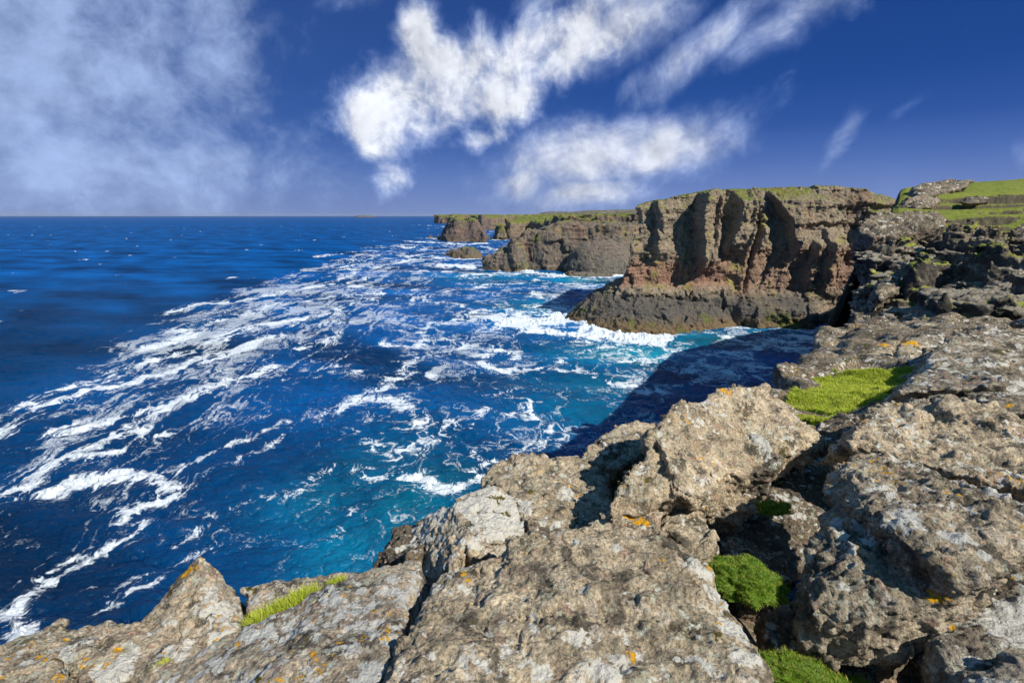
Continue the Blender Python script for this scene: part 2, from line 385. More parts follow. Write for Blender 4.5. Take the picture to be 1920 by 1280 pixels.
def cliff_material():
    m, N = new_mat('cliff_rock')
    pos = N.node('ShaderNodeNewGeometry').outputs['Position']
    at = N.node('ShaderNodeAttribute', attribute_name='Col').outputs['Color']
    sc = N.node('ShaderNodeAttribute', attribute_name='scl').outputs['Fac']
    v = N.vmath('SCALE', pos, scale=sc)
    n = N.noise(v, 1.0, 6, .68, .3); n2 = N.noise(v, 6, 4, .7)
    k = N.ramp(n, [(.3, (.5, .5, .52)), (.5, (1, 1, 1)), (.7, (1.45, 1.4, 1.3))])
    c = N.mix(.8, at, k, 'MULTIPLY')
    c = N.mix(.7, c, N.ramp(n2, [(.3, (.55, .55, .55)), (.5, (1, 1, 1)), (.7, (1.4, 1.36, 1.3))]), 'MULTIPLY')
    n3 = N.noise(v, 20, 4, .7)
    c = N.mix(.6, c, N.ramp(n3, [(.34, (.45, .45, .45)), (.5, (1, 1, 1)), (.66, (1.5, 1.46, 1.4))]), 'MULTIPLY')
    li = N.node('ShaderNodeAttribute', attribute_name='lic').outputs['Fac']
    w = N.math('ADD', N.noise(v, 2.2, 7, .7, .3), N.math('MULTIPLY', N.noise(v, .5, 2), .5))
    c = N.mix(N.math('MULTIPLY', N.step(w, .82, .88), li), c, (.50, .50, .45))
    def ex(b):
        bp = b.inputs['Normal'].links[0].from_node; N.l.new(N.math('DIVIDE', .45, sc), bp.inputs['Distance'])
    finish(N, c, .9, N.math('ADD', N.math('ADD', N.math('MULTIPLY', n, 1.0), N.math('MULTIPLY', n2, .35)), N.math('ADD', N.math('MULTIPLY', n3, .14), N.math('ADD', N.math('MULTIPLY', N.noise(N.vmath('MULTIPLY', v, (1.7, 1.7, .16)), 1.3, 5, .62), .8), N.math('MULTIPLY', N.noise(N.vmath('MULTIPLY', v, (.18, .18, 2.6)), 1.0, 4, .62), .8)))), .5, 1.0, .2, ex)
    return m
M_CLIFF = cliff_material()

def grass_material(name, a=(.035, .075, .008), b=(.10, .15, .018), c=(.24, .22, .06)):
    m, N = new_mat(name)
    g = N.node('ShaderNodeAttribute', attribute_name='tip').outputs['Fac']
    r = N.node('ShaderNodeAttribute', attribute_name='rnd').outputs['Fac']
    col = N.mix(g, a, b); col = N.mix(N.step(r, .68, .92), col, c)
    fin = N.node('ShaderNodeBsdfPrincipled', i_Base_Color=col, i_Roughness=.6)
    fin.inputs['Specular IOR Level'].default_value = .25
    tr = N.node('ShaderNodeBsdfTranslucent', i_Color=col)
    mx = N.node('ShaderNodeMixShader', i_0=.3); N.l.new(fin.outputs[0], mx.inputs[1]); N.l.new(tr.outputs[0], mx.inputs[2])
    o = N.node('ShaderNodeOutputMaterial'); N.l.new(mx.outputs[0], o.inputs[0]); return m
M_GRASS = grass_material('grass', (.07, .15, .008), (.31, .43, .035), (.46, .42, .12))
M_TURF = grass_material('turf', (.20, .30, .015), (.54, .64, .06), (.55, .48, .14))
def soil_material():
    m, N = new_mat('soil'); pos = N.node('ShaderNodeNewGeometry').outputs['Position']
    n = N.noise(pos, 14, 7, .7)
    finish(N, N.ramp(n, [(.3, (.015, .013, .010)), (.5, (.045, .036, .026)), (.7, (.10, .08, .055))]), .95, n, .03, .9, .15); return m
M_SOIL = soil_material()

# ------------------------------------------------------------------ sea
def ocean_tile(L, n, wind, speed, lo, hi, seed, spread=2):
    r = np.random.default_rng(seed)
    k = np.fft.fftfreq(n, L/n)*2*np.pi; kx, ky = np.meshgrid(k, k, indexing='ij'); kk = np.hypot(kx, ky); kk[0, 0] = 1e9
    Lw = speed**2/9.81; wd = np.array(wind)/np.hypot(*wind)
    c = np.abs(kx*wd[0]+ky*wd[1])/kk
    ph = np.exp(-1/(kk*Lw)**2)/kk**4*(c**spread+.08)*((2*np.pi/kk > lo) & (2*np.pi/kk < hi))
    a = (r.normal(size=(n, n))+1j*r.normal(size=(n, n)))*np.sqrt(ph); a[0, 0] = 0
    h = np.fft.ifft2(a).real; sd = h.std(); dx = np.fft.ifft2(-1j*kx/kk*a).real/sd; dy = np.fft.ifft2(-1j*ky/kk*a).real/sd
    return h/sd, dx, dy
def tsample(T, L, X, Y):
    n = T.shape[0]; u = (X/L*n) % n; v = (Y/L*n) % n; i = u.astype(int); j = v.astype(int); f = u-i; g = v-j
    i1 = (i+1) % n; j1 = (j+1) % n; i %= n; j %= n
    return T[i, j]*(1-f)*(1-g)+T[i1, j]*f*(1-g)+T[i, j1]*(1-f)*g+T[i1, j1]*f*g

# foam streaks: (strength, half width in metres at 100 m, [points]) traced on the water
STREAKS = [
 (1.0, 2.3, [(0,787),(50,765),(100,740),(150,725),(200,705),(225,692),(275,675),(320,667),(345,655)]),
 (.85, 2.2, [(0,815),(50,780),(90,765),(125,750),(200,725),(300,707),(350,690),(410,675),(450,655),(500,637),(520,632)]),
 (.5, 2.6, [(340,690),(400,660),(470,645)]),
 (.95, 2.4, [(100,810),(200,795),(280,770),(350,755),(385,740),(425,725),(475,710),(525,683)]),
 (.8, 2.2, [(180,835),(240,800),(300,775)]),
 (.85, 1.3, [(325,585),(360,575),(425,566),(500,555),(575,540),(635,527),(665,512),(645,500)]),
 (.72, 2.2, [(345,620),(400,600),(460,590),(500,575),(575,565),(650,555),(765,545)]),
 (.75, 2.5, [(270,650),(340,635),(360,625),(320,640)]),
 (.7, 2.0, [(400,640),(470,612),(560,600),(620,585)]),
 (.95, 2.4, [(0,925),(56,902),(75,884),(112,861),(150,850),(221,846)]),
 (1.0, 2.8, [(101,914),(150,895),(210,887),(262,884),(319,891),(337,902)]),
 (.6, 1.6, [(0,940),(75,917),(130,890)]),
 (.85, 2.3, [(150,842),(195,824),(240,809),(292,820),(319,816)]),
 (1.0, 2.4, [(330,921),(285,929),(244,944),(225,962)]),
 (.8, 2.2, [(277,959),(259,985),(244,992),(195,1015),(161,1034),(124,1056),(86,1079),(49,1101),(22,1124),(8,1157),(0,1185)]),
 (1.0, 2.6, [(0,1150),(20,1190),(30,1215)]), (.8, 1.6, [(60,1080),(110,1045),(150,1020)]),
 (.85, 1.5, [(349,872),(375,857),(412,842),(461,826)]),
 (.75, 2.1, [(250,955),(300,890),(349,872)]),
 (.68, 2.0, [(322,1022),(337,1011),(375,992),(394,962),(450,944),(506,921),(536,921),(581,906),(600,884),(637,872),(686,876),(722,886)]),
 (.62, 2.2, [(215,1110),(240,1086),(285,1071),(345,1045),(405,1011),(446,970)]),
 (.72, 2.0, [(187,1150),(244,1116),(277,1097),(300,1085)]), (.55, 2.2, [(60,1150),(120,1120),(190,1090)]),
 (.62, 1.7, [(430,840),(470,820),(540,790)]), (.6, 2, [(450,860),(500,845),(520,820)]), (.55, 1.6, [(560,950),(600,925)]),
 (.6, 2, [(590,1000),(640,985),(660,950)]), (.55, 1.6, [(610,1060),(615,1030),(650,1000),(700,975)]),
 (.8, 2.0, [(640,773),(673,743),(707,733),(740,710),(773,697),(820,707)]),
 (.8, 2.6, [(660,760),(683,753),(740,763),(780,773),(790,800)]), (.7, 2.8, [(807,813),(773,830),(723,840),(690,822)]), (.5, 2, [(683,817),(677,800),(713,773)]),
 (.7, 2.5, [(700,830),(740,860),(790,840),(830,800)]),
 (.85, 2.2, [(787,667),(767,683),(745,710)]), (.7, 1.8, [(673,698),(720,690)]), (.6, 1.8, [(600,775),(650,755),(690,740)]),
 (.85, 2.2, [(723,640),(773,643),(820,630),(867,643)]), (.72, 2.3, [(800,620),(840,603),(890,583)]),
 (.75, 1.9, [(647,577),(707,563),(747,560),(790,553),(813,567),(877,573)]), (.8, 1.7, [(827,547),(873,540),(917,532),(973,533),(1023,532)]),
 (.85, 2.4, [(880,660),(917,657),(907,680),(940,690),(990,693),(1040,693),(1073,687),(1107,703),(1140,717),(1187,718)]),
 (.72, 2.4, [(927,650),(973,660)]), (.85, 2.0, [(1037,650),(1057,677)]),
 (.72, 1.4, [(837,790),(873,800),(903,773),(940,780),(973,765),(995,782)]), (1, 1.3, [(1002,757),(995,775),(1000,785)]),
 (.6, 1.4, [(927,720),(923,750),(960,740)]), (.7, 1.7, [(887,830),(903,853),(930,857)]), (.7, 2, [(893,880),(915,865)]),
 (1.0, 2.4, [(775,888),(797,887),(820,908),(850,916),(875,905),(900,893)]), (.72, 1.5, [(670,875),(700,887),(743,883)]),
 (.6, 1.5, [(960,850),(985,830),(1050,820)]), (.6, 1.5, [(1010,830),(1030,800),(1080,800)]),
 (.75, 2, [(560,650),(600,640),(640,628)]), (.7, 2, [(560,700),(600,690),(625,680),(640,660)]), (.6, 2, [(520,720),(560,712),(610,700)]),
 (.6, 2, [(540,620),(590,605),(640,602)]), (.6, 2, [(640,535),(700,520),(760,515)]), (.6, 2, [(700,500),(760,490),(800,480)]),
 # surf about the black platform of the main cliff
 (1.15, 3.6, [(950,606),(1010,602),(1060,590),(1090,580),(1130,572)]), (1.15, 3.6, [(1000,620),(1060,622),(1110,628),(1170,634),(1230,636),(1262,628)]),
 (1.1, 3.2, [(1080,605),(1100,618),(1150,630)]), (.85, 3.2, [(1007,547),(1033,567),(1060,575)]), (.8, 3.4, [(1120,650),(1180,650),(1250,655)]),
 (.75, 3.2, [(1180,680),(1240,670),(1290,655)]), (.9, 2.2, [(1250,632),(1300,606),(1351,599),(1414,606),(1476,616),(1539,628),(1590,636)]),
 (.9, 2.0, [(1380,612),(1440,625),(1500,632),(1560,642)]), (.8, 1.8, [(1290,700),(1330,672),(1380,660)]), (.95, 2.2, [(1300,618),(1357,632),(1398,642)]), (.95, 2.6, [(1404,651),(1445,658),(1507,651),(1570,655)]), (.85, 2.4, [(1460,640),(1540,645),(1585,640)]), (.9, 2.2, [(1500,690),(1540,672),(1575,665)]),
 (.85, 2.4, [(1320,685),(1398,700),(1440,690)]), (.75, 2.4, [(1200,735),(1260,720),(1330,715)]), (.8, 1.8, [(1440,705),(1480,700),(1560,690)]), (.75, 2, [(1340,660),(1400,672),(1460,675)]),
 (1.15, 7.5, [(975,604),(1040,600),(1075,592)]), (1.2, 6.0, [(990,602),(1060,596),(1100,606),(1150,622),(1215,634)]), (.8, 8, [(950,590),(1010,580),(1080,575)]), (.75, 6, [(1120,640),(1190,650),(1270,650)]),
 # far surf
 (1.15, 3.4, [(840,497),(880,500),(930,505),(985,500),(1000,512),(1060,516),(1100,518),(1180,516)]), (1.1, 1.8, [(925,490),(950,500),(990,498)]),
 (.9, 2.6, [(870,515),(920,515),(960,510)]), (1.05, 2.6, [(780,480),(830,484),(905,486),(930,480)]), (1.15, 2.2, [(770,452),(830,456),(870,458),(912,456)]),
 (1.0, 1.4, [(905,462),(940,470),(960,462)]), (.9, 1.2, [(905,440),(930,450),(990,450)]), (1., 1.0, [(775,447),(810,446),(828,450)]), (.9, .8, [(778,422),(815,423),(850,427)]),
 (.9, .9, [(885,432),(920,434),(960,436)]), (.8, 2.2, [(1000,525),(1060,530),(1110,540)]), (.8, 2.4, [(700,465),(760,462),(800,468)]), (.7, 2, [(690,490),(740,480),(790,478)]),
 (.7, 2.0, [(640,500),(655,495),(660,487)]), (.7, 2.0, [(600,480),(640,475),(700,470)]), (.7, 2.2, [(780,510),(830,508),(880,520)]),
]
TURQ = [(.70, 780, 945, 7, 11), (.5, 840, 905, 5, 7), (.45, 670, 1010, 7, 8), (.3, 720, 870, 9, 14), (.75, 1050, 575, 26, 18), (.9, 1200, 660, 22, 14), (.8, 1320, 640, 20, 12), (.7, 1100, 525, 22, 20), (.3, 1090, 770, 12, 10),
        (.4, 930, 520, 40, 30), (.45, 1150, 720, 18, 12), (.35, 600, 930, 8, 8), (.4, 1450, 625, 16, 10)]
def polydist(X, Y, pts):
    best = np.full(X.shape, 1e9, np.float32); yw = Y
    for (ax, ay), (bx, by) in zip(pts[:-1], pts[1:]):
        dx, dy = bx-ax, by-ay; L2 = dx*dx+dy*dy+1e-9
        t = np.clip(((X-ax)*dx+(Y-ay)*dy)/L2, 0, 1); best = np.minimum(best, np.hypot(X-ax-t*dx, Y-ay-t*dy))
    return best
def foam_fn(X, Y, hh):
    """share of white foam on the water, from the traced streaks broken up by webs of cells"""
    Dm = np.zeros_like(X)
    wq = np.stack([X*.07, Y*.05, 0*X], -1)
    wx = pnoise(wq, 1)*3.4+pnoise(wq*2.7, 3)*1.6+pnoise(wq*7, 13)*.7; wy = pnoise(wq, 2)*5+pnoise(wq*2.7, 4)*2.2+pnoise(wq*7, 14)*.9
    far = np.clip(Y/100, .45, 2.5)*.6
    Xw = X+wx*far; Yw = Y+wy*far
    for st, w, pts in STREAKS:
        q = np.array([sea_pt(*p) for p in pts]); lo = q.min(0); hi = q.max(0); Ym = q[:, 1].mean(); W = w*max(Ym/100, .5)**.8
        m = (X > lo[0]-4*W-9) & (X < hi[0]+4*W+9) & (Y > lo[1]-4*W-9) & (Y < hi[1]+4*W+9)
        d = polydist(Xw[m], Yw[m], q)
        Dm[m] = np.maximum(Dm[m], st*(.52*np.exp(-(d/(W*.75))**2)+.48*np.exp(-(d/(W*2.4))**2)))
    lim = [(0, 800), (150, 660), (330, 575), (560, 505), (700, 462), (800, 428), (830, 405)]
    L = np.array([sea_pt(*p) for p in [(-200, 960)]+lim[:-1]]+[(-40, 1500), (200, 4000)]); o = np.argsort(L[:, 1])
    xl = np.interp(Y, L[o, 1], L[o, 0]); inside = sstep(X-xl, -6, 14)*sstep(Y, 38, 60)
    patch = fbm(np.stack([X*.022, Y*.014, 0*X], -1), 3, seed=9); pt2 = fbm(np.stack([X*.05, Y*.05, 0*X], -1), 3, seed=10)
    lvl = np.interp(Y, [40, 70, 110, 160, 260, 500, 2000], [.40, .42, .45, .54, .56, .48, .2])
    bg = np.maximum(inside*(1.3-.3*sstep(X, -90, -20)), sstep(X, -110, -50)*.95)*(lvl+.34*patch+.26*pt2)
    D = np.maximum(Dm, bg)
    an = sstep(X, -75, -10)
    def webs(q, sd):
        q = q.copy(); q[..., 0] += pnoise(q*.5, sd+1)*1.3+pnoise(q*1.6, sd+3)*.5+pnoise(q*5, sd+5)*.14; q[..., 1] += pnoise(q*.5, sd+2)*1.3+pnoise(q*1.6+5, sd+4)*.5+pnoise(q*5, sd+6)*.14
        out = 0; tot = 0
        for k, (fr, y0) in enumerate(((.14, 9999), (.36, 9999), (.85, 1500), (2.0, 500), (4.6, 240), (11, 130), (24, 80))):
            a_ = (.9, 1.0, 1.0, .9, .75, .6, .5)[k]*(np.clip(1.3-Y/y0, 0, 1) if y0 < 9000 else 1)*(np.clip(Y/(420, 150)[k], .15, 1) if k < 2 else 1)
            n = pnoise(q*fr, sd+10+k); out = out+(1-np.abs(n)*3.0 if k < 5 else n*1.4)*a_; tot = tot+a_
        return out/tot, n, pnoise(q*4.4, sd+30)
    wA, nA, mA = webs(np.stack([X*.30, Y*.11, 0*X], -1), 100); wB, nB, mB = webs(np.stack([X*.24, Y*.22, 0*X], -1), 200)
    web = wA*(1-an)+wB*an; n5 = nA*(1-an)+nB*an; r3 = mA*(1-an)+mB*an; n6 = n5; r2 = r3; r1 = web
    t = web*1.7+1.5*D-1.12
    lace = sstep(t, .0, .8)
    core = sstep(Dm*1.2-.90+1.6*web+.6*n5, .10, 1.25)
    foam = np.maximum(lace*(.50+.40*sstep(Dm, .2, .6)), core*.95)*sstep(D, .03, .22)
    surf = sstep(Dm, .9, 1.1); foam = np.maximum(foam, surf*sstep(Dm+.25*r2+.25*r3+.25*n5, .65, 1.1))
    haze = .22*sstep(D+.25*patch, .25, .9)*sstep(r1*.5+r2*.5, -.3, .8)          # bubbles just below the surface
    foam = np.clip(foam+haze*(1-foam), 0, 1)
    return foam, Dm
def build_sea():
    a = np.concatenate([[-2.2, -1.8, -1.6, -1.4], np.linspace(-1.27, .80, 1750), [1.0, 1.2, 1.6, 2.2]])
    py = np.concatenate([[405.0, 405.2, 405.5], np.linspace(406, 1225, 1080), [1260, 1320, 1420]])
    v = (640-py)/FPX; s = (v*CP-SP)/(CP+v*SP); Yr = H/np.maximum(-s, 6e-4)
    Yr[0] = 30000; Yr[1] = 22000
    A, Y = np.meshgrid(a, Yr, indexing='ij'); X = (A*Y).astype(np.float32); Y = Y.astype(np.float32)
    h1, x1, y1 = ocean_tile(260, 512, (-.35, -1), 11, 5, 200, 3, 3); h2, x2, y2 = ocean_tile(53, 512, (-.1, -1), 6, .35, 6, 5, 1.2)
    f1 = 1/(1+(Y/2500)**2); f2 = 1/(1+(Y/260)**3)
    hh = tsample(h1, 260, X, Y)
    Z = hh*.42*f1+tsample(h2, 53, X, Y)*.15*f2
    DX = tsample(x1, 260, X, Y)*.36*f1+tsample(x2, 53, X, Y)*.09*f2; DY = tsample(y1, 260, X, Y)*.36*f1+tsample(y2, 53, X, Y)*.09*f2
    foam, D = foam_fn(X, Y, hh)
    # a few whitecaps on the open water
    cq = np.stack([X*.035, Y*.012, 0*X], -1); cap = sstep(fbm(cq*1.6, 4, .6, seed=41)+.18*hh, .60, .74)*sstep(Y, 120, 250)*(1-.8*sstep(Y, 900, 3000))
    foam = np.maximum(foam, cap*.9)
    T = np.zeros_like(X)
    tw = fbm(np.stack([X*.06, Y*.05, 0*X], -1), 4, .55, seed=50)
    for st, px, pyy, rx, ry in TURQ:
        cx, cy = sea_pt(px, pyy); T = np.maximum(T, st*np.exp(-(((X-cx)/rx)**2+((Y-cy)/ry)**2)*.8))
    T = np.clip(T*(1+.5*tw)+sstep(X, -60, 40)*.10+D*.12*sstep(Y, 90, 200), 0, 1)
    deep = np.array([.0005, .024, .080]); mid = np.array([.0008, .060, .225]); tq = np.array([.002, .15, .23])
    mf = sstep(X, -170, -10)[..., None]*(.25+.75*sstep(Y, 70, 200))[..., None]
    fy = sstep(Y, 90, 420)[..., None]*.95
    c = deep*(1-mf)+mid*mf; c = c*(1-fy)+np.array([.0005, .058, .215])*fy
    c = c*(1-T[..., None])+tq*T[..., None]
    c = c*(1+.25*tsample(h1, 260, X+40, Y)[..., None]*f1[..., None]).clip(.4, 1.8)
    # heaped white water at the surf
    Z = Z+sstep(D, .85, 1.1)*np.clip(fbm(np.stack([X*.4, Y*.4, 0*X], -1), 4, .65, seed=60), 0, 1)*3.2+foam*.03
    V = np.stack([X+DX, Y+DY, Z], -1).reshape(-1, 3)
    V[:, 2] = np.where(np.hypot(V[:, 0], V[:, 1]) > 20000, 0, V[:, 2])
    na, nr = X.shape; i = np.arange(na*nr).reshape(na, nr)
    F = np.stack([i[:-1, :-1], i[:-1, 1:], i[1:, 1:], i[1:, :-1]], -1).reshape(-1, 4)[:, ::-1]
    if np.cross(V[F[5000, 2]]-V[F[5000, 0]], V[F[5000, 3]]-V[F[5000, 1]])[2] < 0: F = F[:, ::-1]
    me = mesh_from('sea', V, F); setcol(me, 'Col', c.reshape(-1, 3)); setf(me, 'foam', foam.ravel())
    m, N = new_mat('sea_water')
    pos = N.node('ShaderNodeNewGeometry').outputs['Position']
    at = N.node('ShaderNodeAttribute', attribute_name='Col').outputs['Color']; fo = N.node('ShaderNodeAttribute', attribute_name='foam').outputs['Fac']
    dist = N.vmath('DISTANCE', pos, (0, 0, H))
    p2 = N.vmath('MULTIPLY', pos, (1, .7, 1))
    fn = N.noise(p2, 3.2, 6, .75)
    k = N.math('ADD', fo, N.math('MULTIPLY', N.math('SUBTRACT', fn, .5), 1.9))
    mask = N.math('MULTIPLY', N.step(k, .08, 1.05), N.step(fo, .0, .25))
    mask = N.math('MULTIPLY', mask, .88)
    rip = N.math('ADD', N.noise(N.vmath('MULTIPLY', pos, (1, 1.3, 1)), 1.6, 6, .62, .3), N.math('ADD', N.math('MULTIPLY', N.noise(N.vmath('MULTIPLY', pos, (.45, 1, 1)), .32, 4, .6, .4), 3.2), N.math('MULTIPLY', N.noise(N.vmath('MULTIPLY', pos, (.35, 1, 1)), .085, 3, .6, .4), N.step(dist, 150, 600, 0, 11.0))))
    bp = N.node('ShaderNodeBump'); N.inp(bp, 'Height', rip); bp.inputs['Strength'].default_value = .8; bp.inputs['Distance'].default_value = .30
    df = N.node('ShaderNodeBsdfDiffuse', i_Color=at); N.l.new(bp.outputs[0], df.inputs['Normal'])
    gl = N.node('ShaderNodeBsdfGlossy'); N.inp(gl, 'Color', (.9, .95, 1)); N.inp(gl, 'Roughness', N.step(dist, 60, 1500, .16, .34)); N.l.new(bp.outputs[0], gl.inputs['Normal'])
    fr = N.node('ShaderNodeFresnel'); fr.inputs['IOR'].default_value = 1.33; N.l.new(bp.outputs[0], fr.inputs['Normal'])
    b = N.node('ShaderNodeMixShader'); N.inp(b, 0, N.math('MINIMUM', fr.outputs[0], N.step(dist, 60, 600, .14, .05))); N.l.new(df.outputs[0], b.inputs[1]); N.l.new(gl.outputs[0], b.inputs[2])
    fb = N.node('ShaderNodeBsdfPrincipled', i_Roughness=.8); fb.inputs['Base Color'].default_value = (.68, .74, .78, 1); fb.inputs['Specular IOR Level'].default_value = .2
    b2 = N.node('ShaderNodeBump'); N.inp(b2, 'Height', fn); b2.inputs['Strength'].default_value = .6; b2.inputs['Distance'].default_value = .3; N.l.new(b2.outputs[0], fb.inputs['Normal'])
    mx = N.node('ShaderNodeMixShader'); N.inp(mx, 0, mask); N.l.new(b.outputs[0], mx.inputs[1]); N.l.new(fb.outputs[0], mx.inputs[2])
    o = N.node('ShaderNodeOutputMaterial'); N.l.new(mx.outputs[0], o.inputs[0])
    link('sea', me, m, 'deep blue sea with streaks of white foam below the cliffs', None, kind='structure')
build_sea()
print('sea', time.time()-T0)

# ------------------------------------------------------------------ cliffs, headlands, stacks
def solid(lo, hi, h, base, nz, band, cull=True):
    """iso-surface of base(p) + nz(p), the noise being evaluated only near the surface"""
    G = gridpts(lo, hi, h); f = base(G).astype(np.float32); m = np.abs(f) < band
    f[m] += nz(G[m]); return isosurf(f, lo, h)
def poly_sd(X, Y, poly):
    """signed distance to a plan polygon, negative inside"""
    d = polydist(X, Y, list(poly)+[poly[0]]); c = np.zeros(X.shape, bool)
    for (ax, ay), (bx, by) in zip(poly, list(poly[1:])+[poly[0]]):
        if ay == by: continue
        t = ((ay > Y) != (by > Y)) & (X < (bx-ax)*(Y-ay)/(by-ay)+ax); c ^= t
    return np.where(c, -d, d)
def extra_detail(V, F, amp, freq, sub=1, octv=3, seed=5):
    for _ in range(sub): V, F = subdiv(V, F)
    n = vnormals(V, F); q = V*freq
    return V+n*(fbm(q, octv, .55, seed=seed)*amp+fbm(q*2.1, 2, seed=seed+3, ridged=True)*amp*.5)[:, None], F
def lerpc(a, b, t): return a*(1-t[:, None])+np.array(b, np.float32)*t[:, None]
def cliff_colors(V, N, s, grassz=30, red=None, moss=.5, base=(.19, .15, .11), dark=(.085, .08, .075), seed=0, wet=3.0, grassn=.55):
    q = V/s
    c = np.tile(np.array(base, np.float32), (len(V), 1))
    n1 = fbm(q*.10, 4, .6, seed=seed+1); n2 = fbm(q*.35, 4, .6, seed=seed+2)
    st = fbm(np.stack([q[:, 0]*.03, q[:, 1]*.03, q[:, 2]*.55], 1), 4, .6, seed=seed+3)
    c = lerpc(c, dark, sstep(n1+.4*n2, .0, .5)*.8)
    c = lerpc(c, (.26, .21, .15), sstep(st+.5*n2, .15, .6)*.6)
    c = lerpc(c, (.20, .115, .085), sstep(fbm(q*.06, 3, seed=seed+7)+.3*n2, .1, .45)*.55)
    if red is not None: c = lerpc(c, red[1], np.clip(red[0](V, n2), 0, 1))
    g = sstep(fbm(q*np.array([.16, .16, .07], np.float32), 4, .6, seed=seed+11)+.35*n2+.25*N[:, 2], .32-.12*moss, .55-.1*moss)*sstep(V[:, 2], wet*3, wet*3+10)
    c = lerpc(c, (.23, .22, .045), g*.85*moss*1.3)
    w = sstep(V[:, 2]+n2*2, wet*1.6, wet*.6); c = lerpc(c, (.13, .095, .055), w*.8)
    top = sstep(N[:, 2]+n2*.15, grassn-.08, grassn+.1)*sstep(V[:, 2]+n1*2, grassz, grassz+2)
    gr = np.stack([.135+.05*n1, .155+.04*n2, .035+0*n1], 1); c = c*(1-top[:, None])+gr*top[:, None]
    return np.clip(c, .01, .9)
def add_cliff(name, V, F, cols, scl, label, cat, kind=None, group=None):
    base = V[:, :].mean(0); base[2] = 0
    me = mesh_from(name, V-base, F); setcol(me, 'Col', cols); setf(me, 'scl', np.full(len(V), scl))
    return link(name, me, M_CLIFF, label, cat, group, kind, loc=base)

def nominal(X, Z, Y0):
    s = (Z-H)/Y0; v = (s*CP+SP)/(CP-s*SP); return 960+FPX*X/Y0*(CP+v*SP), 640-v*FPX

